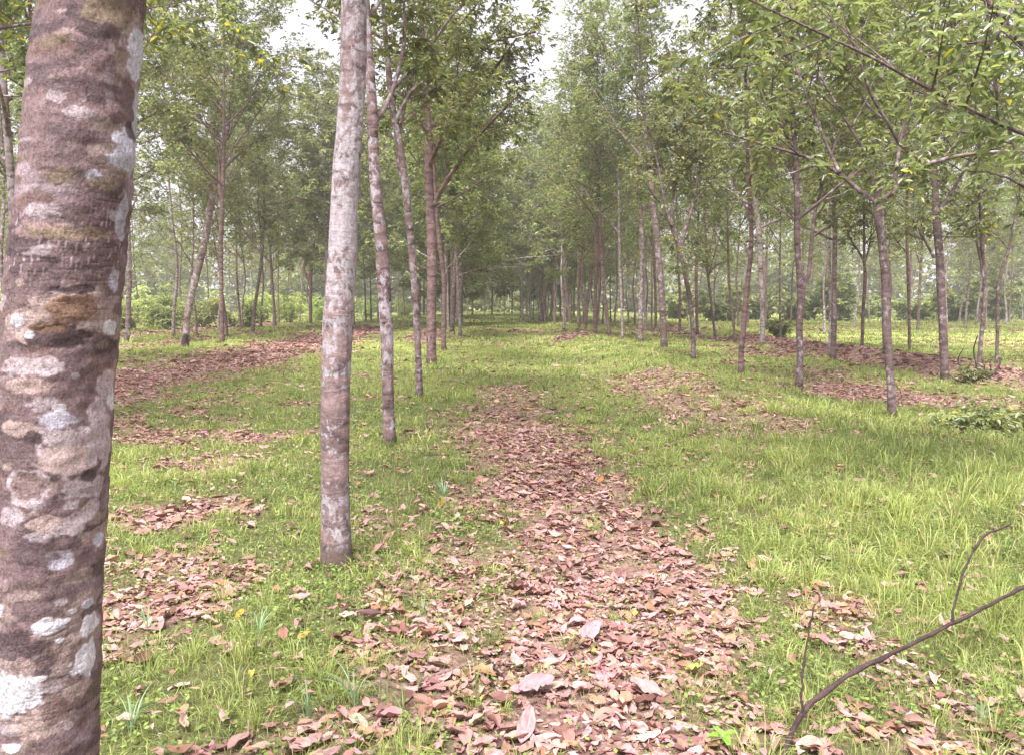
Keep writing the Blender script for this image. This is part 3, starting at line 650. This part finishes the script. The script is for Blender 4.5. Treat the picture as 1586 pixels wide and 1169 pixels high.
T(31, [(896, 506, 5), (896, 430, 5)], M_bark_mix, 'straight slim pole left of the right leaning one', GR, spread_=3.6, top=9, fork=5)
T(32, [(884, 502, 5), (878, 460, 5)], M_bark_brown, 'short leaning dark stem above the leaf bank, right of the lane end', GR, top=9, fork=5)
T(33, [(853, 492, 5), (858, 440, 5), (863, 410, 5)], M_bark_brown, 'far dark stem tilting right where the lane closes', GR, top=9.5, fork=5, spread_=3)
# second row right
T(41, [(1464, 588, 13), (1462, 540, 15), (1459, 480, 14), (1455, 400, 14), (1450, 330, 13), (1447, 270, 10), (1444, 200, 7)], M_bark_mix,
  'thick mottled trunk beside the leaf covered ridge, left of the leafless shrub', G2, top=8.2, fork=3.6, nl=9, sides=16, limbs=[([(1447, 400), (1432, 372), (1420, 350), (1412, 335)], 5, 3, 0)], trunk_rings=36)
T(42, [(1290, 557, 10), (1292, 500, 10), (1292, 440, 9), (1293, 360, 8), (1290, 300, 7)], M_bark_mix, 'mottled trunk with a thin stem close behind it, near the ridge', G2, top=8, fork=3.6, nl=10)
T(43, [(1285, 543, 5), (1286, 480, 5), (1285, 400, 5)], M_bark_grey, 'thin grey stem half hidden behind the mottled trunk near the ridge', G2, top=7.5, fork=4)
T(44, [(1181, 536, 9), (1181, 480, 9), (1178, 420, 10), (1176, 360, 10), (1170, 310, 9)], M_bark_grey, 'greyish thick pole just right of the crooked dark tree', G2, top=8.5, fork=4.3, nl=10)
T(45, [(1335, 547, 6), (1337, 480, 6), (1340, 430, 6), (1339, 405, 5)], M_bark_brown, 'thin dark tree forking into a small Y before the bright strip', G2, top=7.2, fork=3.6, limbs=[([(1339, 408), (1330, 390), (1318, 372), (1310, 350)], 4, 2, 0), ([(1339, 408), (1346, 385), (1350, 350)], 4, 2, 0)])
T(46, [(1209, 530, 4), (1208, 480, 4), (1208, 430, 4)], M_bark_mix, 'slight stem in bright grass between two taller right hand trees', G2, top=6.5, fork=3.6)
T(47, [(1370, 553, 6), (1368, 490, 6), (1366, 400, 6)], M_bark_grey, 'faded grey stem close behind the two armed tree', G2, top=8, fork=4)
T(48, [(1409, 543, 5), (1408, 480, 5), (1407, 440, 6), (1405, 380, 5)], M_bark_brown, 'thin stem with a dark bend, left of the thick mottled trunk', G2, top=7.5, fork=3.4)
T(49, [(1515, 578, 8), (1519, 530, 7), (1524, 480, 7), (1525, 430, 6), (1522, 395, 6)], M_bark_mix, 'slim tree rising straight behind the leafless shrub', G2, top=7, fork=2.6, nl=10, limbs=[([(1525, 440), (1518, 400), (1512, 370), (1515, 330)], 5, 2, 0)])
T(50, [(1543, 568, 6), (1545, 520, 6), (1545, 470, 6), (1548, 430, 6), (1560, 395, 5), (1570, 350, 4)], M_bark_mix, 'thin tree curving right at the top, near the picture edge', G2, top=7, fork=3)
T(51, [(1139, 531, 5), (1135, 490, 5), (1130, 450, 4), (1128, 400, 4)], M_bark_brown, 'thin dark stem leaning left, left of the crooked dark tree', G2, top=7.5, fork=3.6)
T(52, [(1108, 523, 5), (1103, 480, 4), (1098, 440, 5), (1096, 420, 5)], M_bark_brown, 'small tree with a dark knotty fork behind the wide V tree', G2, top=7.5, fork=2.9, limbs=[([(1097, 426), (1090, 405), (1080, 395)], 4, 2, 0), ([(1097, 426), (1108, 412), (1125, 405)], 4, 2, 0)])
T(53, [(1080, 519, 6), (1079, 470, 6), (1078, 420, 5), (1080, 380, 5)], M_bark_brown, 'straight dark stem right behind the wide V tree', G2, top=8, fork=4)
T(54, [(1053, 514, 5), (1053, 460, 5), (1050, 400, 4)], M_bark_brown, 'thin dark stem between the sturdy leaning tree and the wide V tree', G2, top=8, fork=4)
T(55, [(1016, 508, 5), (1015, 450, 5), (1013, 400, 5)], M_bark_brown, 'dim dark stem just left of the sturdy leaning tree', G2, top=8, fork=4.2)
# left side, beyond the leaf bank
T(61, [(288, 531, 13), (290, 490, 12), (301, 440, 13), (318, 370, 13), (328, 310, 12), (340, 250, 10), (352, 200, 8)], M_bark_pale,
  'pale slanting tree leaning right, above a dark stump', GLL, spread_=3.9, top=9, fork=5.2, nl=9, limbs=[([(330, 300), (315, 262), (300, 230), (280, 205)], 6, 3, 0), ([(345, 225), (330, 195), (300, 190), (262, 205), (215, 225)], 5, 2, -1)])
T(62, [(344, 531, 9), (344, 500, 8), (343, 440, 7), (342, 380, 8), (344, 320, 8), (346, 260, 7)], M_bark_brown, 'upright brown tree with a dark foot, right of the pale slanting one', GLL, spread_=3.9, top=9, fork=5, nl=9)
T(63, [(391, 516, 7), (394, 480, 6), (400, 440, 6), (406, 390, 6), (408, 350, 5)], M_bark_mix, 'thin tree slanting right before the undergrowth, from the end of the leaf bank', GLL, spread_=3.9, top=8, fork=4)
T(64, [(425, 506, 8), (424, 470, 5), (421, 430, 5)], M_bark_brown, 'little dark stem with a swollen foot, beside the light bushes', GLL, top=7.5, fork=4)
T(65, [(481, 503, 6), (481, 460, 6), (483, 400, 6), (487, 360, 6)], M_bark_brown, 'upright dark stem with a side shoot left of the pale banded trunk', GLL, spread_=3.9, top=8, fork=4.6, limbs=[([(481, 440), (470, 415), (476, 395), (482, 370)], 5, 2, 0)])
T(66, [(197, 530, 10), (199, 480, 9), (200, 420, 9), (198, 360, 9), (196, 300, 8)], M_bark_pale, 'pale upright tree with a white spot low down, close beside the nearest trunk', GLL, spread_=3.9, top=9, fork=4.8)
T(67, [(368, 482, 12), (369, 440, 12), (368, 380, 13), (366, 330, 14)], M_bark_brown, 'broad dark double stem deep in the left plantation', GLL, top=10, fork=7, spread_=3.6)
T(68, [(505, 505, 5), (505, 450, 5)], M_bark_brown, 'dark stem peeping past the left edge of the pale banded trunk', GLL, top=8, fork=5)
T(69, [(421, 470, 5), (418, 420, 5), (414, 370, 5)], M_bark_mix, 'far slim stem behind the light green bushes', GLL, top=9, fork=5)
# trees standing outside the frame whose crowns reach in
def world_tree(seed, x, y, bark, label, h=8.5, r0=.075, fork=3.4, lx=0, **kw):
    p = [[0, 0, -.05, r0*1.1], [.03, 0, 1.2, r0], [lx*.4, .05, 3, r0*.85], [lx*.7, 0, 5, r0*.6], [lx, .1, h, .01]]
    Tree(seed, p, fork, **kw).emit((x, y, float(height(x, y))), bark, label, 'rubber trees standing beside the view')
ofx, ofy = 5.6, 6.3
b0 = np.array([ofx, ofy, float(height(ofx, ofy))])
lm = []
for pl, r0, r1, D0, D1 in [([(1860, 330), (1720, 270), (1586, 208), (1480, 160), (1340, 84), (1245, 40), (1160, 0)], .022, .008, 6.3, 5.6),
                           ([(1860, 260), (1690, 170), (1586, 72), (1530, 5), (1500, -50)], .045, .02, 6.3, 6.0),
                           ([(1586, -30), (1562, 30), (1530, 75), (1514, 150)], .014, .006, 6.0, 5.9),
                           ([(1840, 400), (1700, 330), (1600, 290), (1560, 190), (1540, 120)], .03, .01, 6.3, 6.8)]:
    k = len(pl); lm.append((np.array([at(x, y, D0+(D1-D0)*i_/(k-1))-b0 for i_, (x, y) in enumerate(pl)]), r0, r1))
world_tree(71, ofx, ofy, M_bark_mix, 'tree off to the right whose long bare dark boughs cross the upper right corner', limbs=lm, auto=False, dens=.30, yellow=.003, leaf=(.065, .11), h=6.0, fork=3)
world_tree(72, -7.6, 7.2, M_bark_mix, 'tree beyond the nearest trunk whose yellow green leaves show at the upper left edge', fork=2.9, yellow=.10, spread_=4.4, limb_el=(.15, .8), nl=15, h=10, dens=1.3)
world_tree(73, -7.9, 12.4, M_bark_grey, 'tree behind the nearest trunk with thin twigs spreading into the upper left', fork=3.0, spread_=5.0, limb_el=(.15, .8), nl=16, h=10, yellow=.03, dens=1.2)
world_tree(75, -10.2, 17.0, M_bark_mix, 'tree mostly behind the nearest trunk with a wide crown reaching over the leaf bank', fork=3.4, spread_=5.4, limb_el=(.15, .8), nl=18, h=11, dens=1.2)

# ================================================================== the plantation further back: copies of a few trees
prng = np.random.default_rng(99)
protos = []
for k in range(7):
    r = np.random.default_rng(200+k); x1, x2 = r.normal(0, .12), r.normal(0, .3)
    p = [[0, 0, -.1, .075], [x1*.2, 0, .8, .062], [x1, .05*k, 2.4, .056], [x1+x2*.4, 0, 4.4, .045], [x1+x2, .1, 12.5, .01]]
    protos.append(Tree(300+k, p, [2.9, 3.5, 3.9, 3.2, 4.2, 3.0, 3.6][k], spread_=3.6, nl=15, sides=7, leaf=(.10, .165), dens=.58, per=4))
for k in range(3):                                           # broad low crowns that meet over the lane
    r = np.random.default_rng(260+k); x1 = r.normal(0, .15)
    p = [[0, 0, -.1, .085], [x1*.2, 0, .8, .07], [x1, .05*k, 2.6, .062], [x1*1.5, 0, 4.6, .045], [x1*2, .1, 11.5, .01]]
    protos.append(Tree(360+k, p, 2.7+.3*k, spread_=5.4, nl=19, sides=7, leaf=(.13, .21), dens=.8, per=4, limb_el=(.15, .95)))
first = {}
placed = np.array([[o.location.x, o.location.y] for o in sc.objects if o.get('category') == 'tree'])
def region(x, y):
    px = CX+F*x/y
    if px < 500: return 'left'
    if px < 860: return 'end'
    if px < 1190: return 'mid'
    return 'right'
LAB = {'left': ('slim grey stem among the faint trees behind the undergrowth on the left', 'far rubber trees behind the left undergrowth'),
       'end': ('distant thin stem in the hazy thicket around the lane end', 'far rubber trees around the end of the lane'),
       'mid': ('slender far stem packed in the dense rows right of the lane end', 'far rubber trees in the dense rows to the right'),
       'right': ('pale faded stem beyond the bright open grass strip', 'far rubber trees beyond the bright grass strip')}
cnt = 0
def row_in(x, y): return -4.5 < x+.06*(y-20) < 6.5 or (region(x, y) == 'end' and y > 40)
BK = [M_bark_mix, M_bark_brown, M_bark_grey, M_bark_pale, M_bark_brown, M_bark_grey, M_bark_brown, M_bark_grey, M_bark_mix, M_bark_grey]
def generic(x, y, gap=2.2):
    global cnt
    if abs(CX+F*x/y-CX) > 793+2.5*F/y: return
    if len(placed) and np.min(np.hypot(placed[:, 0]-x, placed[:, 1]-y)) < gap: return
    reg = region(x, y); k = int(prng.integers(7)); lab, grp = LAB[reg]
    wide = row_in(x, y) and gap > 2
    if wide: k = 7+k % 3
    s = prng.uniform(.85, 1.15)*(.86 if gap < 2 else 1.05 if wide else 1); loc = (x, y, float(height(x, y))-.02); rz = prng.uniform(0, 6.28)
    if k not in first:
        o = protos[k].emit(loc, BK[k], lab, grp); o.rotation_euler = (0, 0, rz); o.scale = (s, s, s*prng.uniform(.92, 1.1)); first[k] = o
    else: copy_tree(first[k], loc, rz, (s, s, s*prng.uniform(.92, 1.1)), lab, grp)
    cnt += 1
for row in range(-9, 12):
    for k in range(50):
        y = 24+3.3*k+prng.normal(0, .45)
        if y > 88: break
        x = -2.05-.06*(y-20)+row*6.1+prng.normal(0, .3)
        if row in (0,) and y < 29: continue
        if row == 1:
            x += .6
            if y < 48: continue
        if row == 2 and y < 34: continue
        if row == -1 and y < 40: continue
        if row < -1 and y < 33: continue
        if row >= 3 and y < 36: continue                       # the open strip on the right
        if y > 60 and prng.random() < .45: continue
        if row <= -3 and prng.random() < .3: continue
        generic(x, y)
for k in range(26):                                        # closely set thin trees of the right rows
    y = 31+2.3*k+prng.normal(0, .5); generic(3.9-.035*(y-20)+prng.normal(0, .25), y, 1.5)
for k in range(16):
    y = 36+2.9*k+prng.normal(0, .5); generic(7.6-.035*(y-20)+prng.normal(0, .3), y, 1.5)
for x, y in [(-12.5, 34), (-16.5, 25.5), (-20, 27), (-4.5, 52), (2.5, 60), (-5.5, 68), (1.5, 76), (-3, 86), (-8, 90), (3.5, 92), (-6, 104), (-1, 100)]: generic(x, y)
# the dense trees that close the lane
dp = Tree(390, [[0, 0, -.1, .12], [.05, 0, 1.5, .10], [.1, 0, 4, .07], [.2, .1, 11, .01]], 1.9, spread_=4.6, nl=20, sides=7, leaf=(.20, .34), dens=.9, per=5, limb_el=(.1, .9))
for k, (x, y) in enumerate([(-6.5, 84), (-2.4, 92), (2.0, 88), (5.0, 80), (-10, 88), (-5, 98), (0, 104), (4.5, 98), (-8.6, 72)]):
    loc = (x, y, float(height(x, y))-.02); rz = prng.uniform(0, 6.28); lab = 'dense low crowned dark tree closing the tunnel at the lane end'; grp = 'dense trees closing the lane'
    if k == 0: df = dp.emit(loc, M_bark_brown, lab, grp)
    else: copy_tree(df, loc, rz, (1, 1, prng.uniform(.9, 1.15)), lab, grp)
print('generic trees', cnt)
print('trees', sum(1 for o in sc.objects if o.get('category') == 'tree'))

# longer grass gathered against the feet of the trees
for o in list(sc.objects):
    if o.get('category') == 'tree' and o.location.y < 34:
        x0, y0 = o.location.x, o.location.y; far_ = max(1, y0/5); n = int(260/far_**.6); a = rng.uniform(0, 6.283, n); rr = .05+np.abs(rng.normal(0, .09, n))*max(1, far_*.5)
        x, y = x0+rr*np.cos(a), y0+rr*np.sin(a); t = rng.random(n)[:, None]
        blades(G, np.stack([x, y, height(x, y)-.01], -1), rng.uniform(.05, .17, n), .0034*far_**.8*rng.uniform(.7, 1.3, n), rng.uniform(.1, .9, n), a+rng.normal(0, .6, n), np.array([.12, .165, .04])*(1-t)+np.array([.38, .44, .13])*t)
tag(link('grass', G.mesh('grass', [M_grass])), 'short bright green grass covering the plantation floor', 'grass', kind='stuff')

# ================================================================== woods and field closing the view
fw = MB(); r = np.random.default_rng(404)
for k in range(150):
    a = R(r.uniform(-46, 46)); d = r.uniform(118, 150); x, y = d*math.sin(a), d*math.cos(a); H = r.uniform(9, 15)
    z0 = float(height(x, y))
    fw.tube([[x, y, z0-.2], [x+r.normal(0, .4), y, H*.6], [x+r.normal(0, .6), y, H*.95]], [.14, .09, .02], 5, 1)
    n = 120; W = np.array([x, y, z0])+np.stack([r.normal(0, 2.3, n), r.normal(0, 2.0, n), H*(.02+.95*r.beta(1.1, 1.3, n))], -1)
    leaflets(fw, W, r.normal(0, 1, (n, 3)), 3, (.5, 1.0), r, 0, .01)
tag(link('far_woods', fw.mesh('far_woods', [M_leaf, M_bark_grey])), 'hazy wood closing the view far beyond the rows', 'woods', kind='stuff')

def shrub_mesh(seed, w_, h, n, leaf, tint=1.0, stems=7):
    r = np.random.default_rng(seed); mb = MB(); st = MB(); W = []; WD = []
    for k in range(stems):
        a = r.uniform(0, 6.283); ll = h*r.uniform(.6, 1.1); d = [math.cos(a)*.55*w_/h, math.sin(a)*.55*w_/h, 1]
        c = curve_limb([r.normal(0, .06), r.normal(0, .06), -.03], d, ll, r, .2, 6, .12); st.tube(c, np.linspace(.008*h+.003, .002, 7), 4)
        for j in range(n//stems):
            u = r.uniform(.15, 1)*6; q = np.array([np.interp(u, np.arange(7), c[:, i_]) for i_ in range(3)])
            W.append(q+r.normal(0, .10*w_, 3)*[1, 1, .5]); WD.append(r.normal(0, 1, 3)+[0, 0, .4])
    W = np.array(W); W[:, 2] = np.maximum(W[:, 2], .04)
    leaflets(mb, W, np.array(WD), 3, leaf, r, 0, .01)
    for c in mb.c: c[:, :3] *= tint
    return mb, st
def shrub(name, seed, px, py, w_, h, n, leaf, label, cat, group=None, tint=1.0, D=None):
    b_ = gp(px, py); mb, st = shrub_mesh(seed, w_, h*(1.5 if name == 'bush' else 1), n, leaf, tint*(1.25 if name == 'bush' else 1))
    root = tag(link(name, None, None, tuple(b_)), label, cat, group)
    link('stem', st.mesh('stem', [M_twig], True), root); link('foliage', mb.mesh('foliage', [M_leaf]), root)
    return root
GB = 'bushes of the undergrowth behind the left leaf bank'
for i_, (px, py, w_, h, t_, lab) in enumerate([
    (190, 512, 2.2, 1.3, 1.5, 'green bush beside the white spotted tree next to the nearest trunk'),
    (232, 508, 2.6, 1.9, 1.9, 'light green tall bush halfway between the white spotted tree and the pale slanting tree'),
    (262, 511, 2.2, 1.2, 1.3, 'low bush just left of the pale slanting tree'),
    (312, 508, 2.4, 1.5, 1.4, 'bush showing between the pale slanting tree and the brown upright one'),
    (372, 508, 2.2, 1.2, 1.3, 'dark green bush at the foot of the broad dark double stem'),
    (408, 500, 2.2, 1.6, 1.7, 'bright bush behind the thin tree slanting right'),
    (447, 500, 2.6, 2.0, 2.1, 'yellow green bush, brightest of the undergrowth, left of the dark side shooted stem'),
    (492, 497, 2.2, 1.5, 1.8, 'bright bush touching the left edge of the pale banded trunk'),
    (566, 492, 2.6, 1.6, 1.5, 'bush seen between the pale banded trunk and the slim speckled one'),
    (625, 490, 2.6, 1.5, 1.9, 'bright bush seen left of the straight reddish brown tree')]):
    shrub('bush', 500+i_, px, py, w_, h, 300, (.12, .24), lab, 'bush', GB, t_)
for i_, (px, py) in enumerate([(20, 508), (155, 500), (215, 494), (285, 492), (335, 490), (395, 488), (470, 487), (530, 486)]):
    shrub('bush', 540+i_, px, py, 3.2, 2.1, 200, (.2, .36), 'hazy bush of the second undergrowth belt behind the first left bushes', 'bush', 'bushes further back on the left', 1.6)
for i_, (px, py) in enumerate([(742, 477.5), (762, 478), (785, 477.5), (812, 478), (835, 479)]):
    shrub('bush', 560+i_, px, py, 9, 3.6, 320, (.5, .9), 'hazy bush in the clearing where the lane ends', 'bush', 'bushes at the end of the lane', 1.0)
for i_, px in enumerate(range(1050, 1620, 62)):
    shrub('bush', 580+i_, px, 497+prng.uniform(-3, 2), 4.5, prng.uniform(1.6, 3.0), 240, (.3, .55), 'pale bush along the far edge of the bright open grass', 'bush', 'bushes edging the bright grass strip', .9)
shrub('sapling', 600, 1208, 527, .9, 1.1, 90, (.12, .22), 'small dark green sapling by a slight stem before the bright grass', 'sapling')
GW = 'broad leaved weeds on the right'
for i_, (px, py, lab) in enumerate([(1490, 668, 'low broad leaved weed, left of the clump by the leaf patch on the right'), (1535, 672, 'low broad leaved weed in the middle of the clump below the leafless shrub'), (1580, 664, 'low broad leaved weed at the picture edge above the lush grass'), (1512, 655, 'low broad leaved weed at the back of the clump nearest the leaf patch')]):
    shrub('weed', 610+i_, px, py, .55, .26, 130, (.05, .10), lab, 'weed', GW, 1.35)

# leafless shrub on the ridge
b_ = gp(1508, 592); D = b_[1]
root = tag(link('leafless_shrub', None, None, tuple(b_)), 'dark tangled nearly leafless shrub with a long bent stem lying on the leafy ridge', 'shrub')
for pl, w0, w1 in [([(1508, 592), (1530, 585), (1545, 570), (1550, 555)], 4, 3), ([(1508, 592), (1512, 570), (1508, 545), (1514, 520)], 3, 1.5), ([(1508, 592), (1490, 575), (1484, 560), (1492, 540)], 2.5, 1), ([(1508, 592), (1498, 580), (1505, 560)], 2, 1), ([(1515, 590), (1525, 570), (1520, 555)], 2, 1), ([(1505, 592), (1480, 588), (1470, 580)], 2.5, 1), ([(1512, 592), (1535, 575), (1533, 562), (1540, 552)], 2, 1)]:
    pts = smooth_path(np.array([at(x, y, D+prng.normal(0, .08)*k)-b_ for k, (x, y) in enumerate(pl)]), 10); mb = MB()
    mb.tube(pts, np.linspace(w0, w1, 10)*D/F*.5, 6); link('stem', mb.mesh('stem', [M_dark], True), root)
mb, _ = shrub_mesh(640, .5, .45, 60, (.05, .09)); link('foliage', mb.mesh('foliage', [M_leaf]), root)

# stump under the slanting tree
b_ = gp(286, 539); mb = MB(); h_ = .42
n = 12; zz = np.linspace(-.04, h_, n); r = np.random.default_rng(3)
mb.tube(np.stack([.05*zz/h_, 0*zz, zz], -1), .13*(1-.45*(zz/h_)**1.2)+.05*np.exp(-zz/.08), 14, bumps=r.normal(0, .07, (n, 14)))
tag(link('tree_stump', mb.mesh('tree_stump', [M_dark], True), None, tuple(b_)), 'small dark rounded stump at the foot of the pale slanting tree', 'stump')

# ================================================================== things on the near ground
def path_px(pl, ns=14): return smooth_path(np.array([at(x, y, D) for x, y, D in pl]), ns)
root = tag(link('fallen_branch', None, None, (.9, 2.6, float(height(.9, 2.6)))), 'long bare dark branch lying in a curve across the lower right grass', 'branch')
o0 = np.array(root.location)
def twig(pl, r0, r1, name, seed, ns=24):
    P = path_px(pl, ns); r = np.random.default_rng(seed); P[1:-1] += r.normal(0, .0016, (ns-2, 3)); mb = MB()
    P[1:-1] += np.array([0, 0, 1.0])*(r.random((ns-2, 1)) > .9)*.004
    rad = np.linspace(r0, r1, ns)*(1+.30*(r.random(ns) > .84)-.10*r.random(ns))
    mb.tube(P-o0, rad, 10, bumps=r.normal(0, .04, (ns, 10)))
    return link(name, mb.mesh(name, [M_dark], True), root)
twig([(1196, 1210, 2.36), (1214, 1169, 2.42), (1240, 1108, 2.55), (1305, 1052, 2.70), (1400, 1002, 2.92), (1478, 964, 3.12), (1590, 905, 3.55), (1690, 840, 4.3)], .0092, .0068, 'stem', 1, 46)
twig([(1474, 964, 3.11), (1484, 915, 3.15), (1500, 868, 3.2), (1526, 830, 3.22), (1566, 811, 3.22)], .0052, .0045, 'side_twig', 2)
twig([(1242, 1105, 2.55), (1242, 1050, 2.58), (1252, 985, 2.62), (1262, 935, 2.65)], 0.0042, .003, 'side_twig', 3, 18)
o0 = gp(700, 1050)
def lying(name, pts, r0, r1, label, seed, mat=M_twig, off=.012):
    P = np.array([gp(x, y)+[0, 0, off+dz] for x, y, dz in pts]); o = P[0].copy(); P = smooth_path(P-o, 20); r = np.random.default_rng(seed); P[1:-1] += r.normal(0, .003, (18, 3))
    mb = MB(); mb.tube(P, np.linspace(r0, r1, 20), 8, bumps=r.normal(0, .05, (20, 8)))
    tag(link(name, mb.mesh(name, [mat], True), None, tuple(o)), label, 'twig', 'twigs lying on the leaf litter')
lying('fallen_twig', [(645, 1062, 0), (690, 1048, .015), (748, 1036, .02)], .007, .005, 'pinkish twig lying on the leafy path near its left edge', 5)
lying('fallen_twig', [(752, 1030, .03), (770, 1050, .02), (790, 1066, 0)], .006, .004, 'short dark twig end bent down right of the pinkish twig', 6, M_dark)
lying('fallen_twig', [(985, 958, 0), (1030, 962, .015), (1075, 956, .01)], .005, .004, 'thin dark twig lying across the leafy path near its right edge', 7, M_dark)
lying('fallen_twig', [(1480, 1000, 0), (1510, 1040, .02), (1545, 1075, .0)], .005, .003, 'pale thin straw coloured twig lying beside the white bladed grass tuft', 8)

def tuft(px, py, n, h, wd, colr, label, seed):
    b_ = gp(px, py); r = np.random.default_rng(seed); mb = MB()
    for k in range(n):
        a = r.uniform(0, 6.283); hh = h*r.uniform(.55, 1.1); lean = r.uniform(.1, .8); d = np.array([math.cos(a), math.sin(a), 0]); s = np.array([-d[1], d[0], 0])
        u = np.linspace(0, 1, 8); c = np.array([d*r.uniform(0, .02)])+d*(hh*lean*u**2)[:, None]+np.array([0, 0, 1.0])*(hh*(u-.45*lean*u**3))[:, None]
        ww = wd*(1-u**1.8)*(.5+.5*np.minimum(1, u*4)+.02)
        V = np.stack([c-s*ww[:, None], c+np.array([0, 0, -.0015]), c+s*ww[:, None]], 1).reshape(-1, 3)
        q = np.array([[i_*3+j, i_*3+j+1, i_*3+j+4, i_*3+j+3] for i_ in range(7) for j in range(2)])
        mb.add(V, {4: q}, np.array(colr)*r.uniform(.75, 1.2))
    tag(link('grass_tuft', mb.mesh('grass_tuft', [M_grass]), None, tuple(b_)), label, 'grass tuft', 'tufts of longer grass')
B1, B2 = (.30, .43, .27), (.16, .26, .06)
tuft(1520, 1118, 9, .17, .004, (.46, .58, .46), 'whitish green tuft with long upright blades in the lower right corner', 1)
tuft(205, 1130, 14, .17, .003, B1, 'blue green tuft nearest the foot of the thick spotted trunk', 2)
tuft(228, 975, 12, .16, .0035, B1, 'blue green tuft between bare leaf patches right of the thick spotted trunk', 3)
tuft(548, 1090, 14, .18, .0032, B1, 'long bladed tuft just left of the leafy path at the bottom', 4)
tuft(478, 1110, 10, .17, .003, B1, 'thin pale tuft left of the long bladed one at the bottom', 5)
tuft(522, 872, 22, .13, .003, B2, 'tuft wrapping the foot of the pale banded trunk', 6)
tuft(655, 950, 8, .14, .0035, B1, 'tuft of curved pale blades at the left edge of the leafy path', 7)
tuft(688, 770, 14, .2, .005, B1, 'light tuft at the left path edge further up, level with a yellow leaf', 8)
tuft(625, 1120, 12, .15, .003, B2, 'green tuft leaning over the leaf litter at the bottom, right of the long bladed one', 9)
tuft(400, 985, 12, .15, .003, B1, 'bluish tuft midway between the two nearest trunks', 10)
tuft(700, 925, 10, .10, .003, B2, 'small green tuft on the litter at the left path edge', 11)

def big_leaf(px, py, size, ang, colr, label, tilt=.15, roll=.2, wide=1.0, seed=1):
    global rng
    b_ = gp(px, py); sv = rng; rng = np.random.default_rng(seed); mb = MB(); o = lambda v: np.array([v])
    dead(mb, np.zeros((1, 3)), o(size), o(ang), o(tilt), o(roll), o(.5), o(.8), np.array([colr])*.58, 13, 9)
    rng = sv; me = mb.mesh('fallen_leaf', [M_litter], True)
    ob = link('fallen_leaf', me, None, (b_[0], b_[1], b_[2]+.035)); tag(ob, label, 'leaf', 'single leaves that stand out')
big_leaf(815, 1140, .15, 1.3, (.55, .37, .36), 'big pink upright curled leaf at the bottom of the path', .45, .2, 1, 1)
big_leaf(1075, 1048, .085, .3, (.50, .48, .14), 'yellow green leaf lying on the right half of the path', .1, .1, 1, 2)
big_leaf(800, 922, .13, .1, (.28, .14, .11), 'dark reddish brown flat leaf in the middle of the path', .05, -.2, 1, 3)
big_leaf(915, 990, .14, .9, (.56, .40, .42), 'pale pink curled leaf in the path centre', .3, .3, 1, 4)
big_leaf(830, 1075, .15, .4, (.52, .36, .38), 'wide pinkish leaf above the big upright one at the bottom of the path', .1, .3, 1, 5)
big_leaf(1000, 1080, .14, 2.5, (.55, .38, .36), 'light pink leaf between the yellow green leaf and the path centre', .2, -.3, 1, 6)
big_leaf(930, 750, .10, .9, (.62, .28, .10), 'small orange leaf at the right edge of the path further up', .4, .3, 1, 7)
big_leaf(684, 787, .10, 1.2, (.64, .36, .08), 'orange yellow leaf at the left edge of the path further up', .4, .3, 1, 8)
big_leaf(372, 962, .06, 1.2, (.66, .46, .06), 'small yellow leaf in the grass between the two nearest trunks', .4, .3, 1, 9)
big_leaf(472, 996, .06, .2, (.68, .42, .08), 'small orange leaf in the grass left of the blue green blades', .4, .3, 1, 10)

# seedling
b_ = gp(1118, 1160); mb = MB(); st = MB(); r = np.random.default_rng(12)
st.tube([[0, 0, -.01], [.003, 0, .03], [.0, .002, .055]], [.002, .0016, .001], 6)
root = tag(link('seedling', None, None, tuple(b_)), 'tiny bright green seedling among leaves at the bottom edge', 'seedling')
link('stem', st.mesh('stem', [M_grass], True), root)
for a in (0.2, 1.9, 3.4, 4.9):
    mb = MB(); leaf_c = np.array([[.22, .40, .06]]); dead(mb, np.array([[.028*math.cos(a), .028*math.sin(a), .052]]), np.array([.062]), np.array([a]), np.array([.12]), np.array([0.]), np.array([-.4]), np.array([.5]), leaf_c, 9, 7)
    link('leaf', mb.mesh('leaf', [M_grass], True), root)

# ================================================================== the misty air under the trees
hz = MB(); x0, x1, y0, y1, z0, z1 = -190, 190, -12, 175, -1.6, 24
hz.add([[x0, y0, z0], [x1, y0, z0], [x1, y1, z0], [x0, y1, z0], [x0, y0, z1], [x1, y0, z1], [x1, y1, z1], [x0, y1, z1]], {4: [[3, 2, 1, 0], [4, 5, 6, 7], [0, 1, 5, 4], [1, 2, 6, 5], [2, 3, 7, 6], [3, 0, 4, 7]]})
m = bpy.data.materials.new('haze'); m.use_nodes = True; nt = m.node_tree
for n_ in list(nt.nodes):
    if n_.type == 'BSDF_PRINCIPLED': nt.nodes.remove(n_)
v = nt.nodes.new('ShaderNodeVolumePrincipled'); v.inputs['Color'].default_value = (.95, .93, .98, 1); v.inputs['Density'].default_value = .0014; v.inputs['Anisotropy'].default_value = .2
nt.links.new(v.outputs[0], nt.nodes['Material Output'].inputs['Volume'])
tag(link('haze', hz.mesh('haze', [m])), 'pale lilac mist hanging between the distant trees', 'haze', kind='stuff')
print('objects', len(sc.objects), 'tris', sum(len(m_.loops) for m_ in bpy.data.meshes)//2)
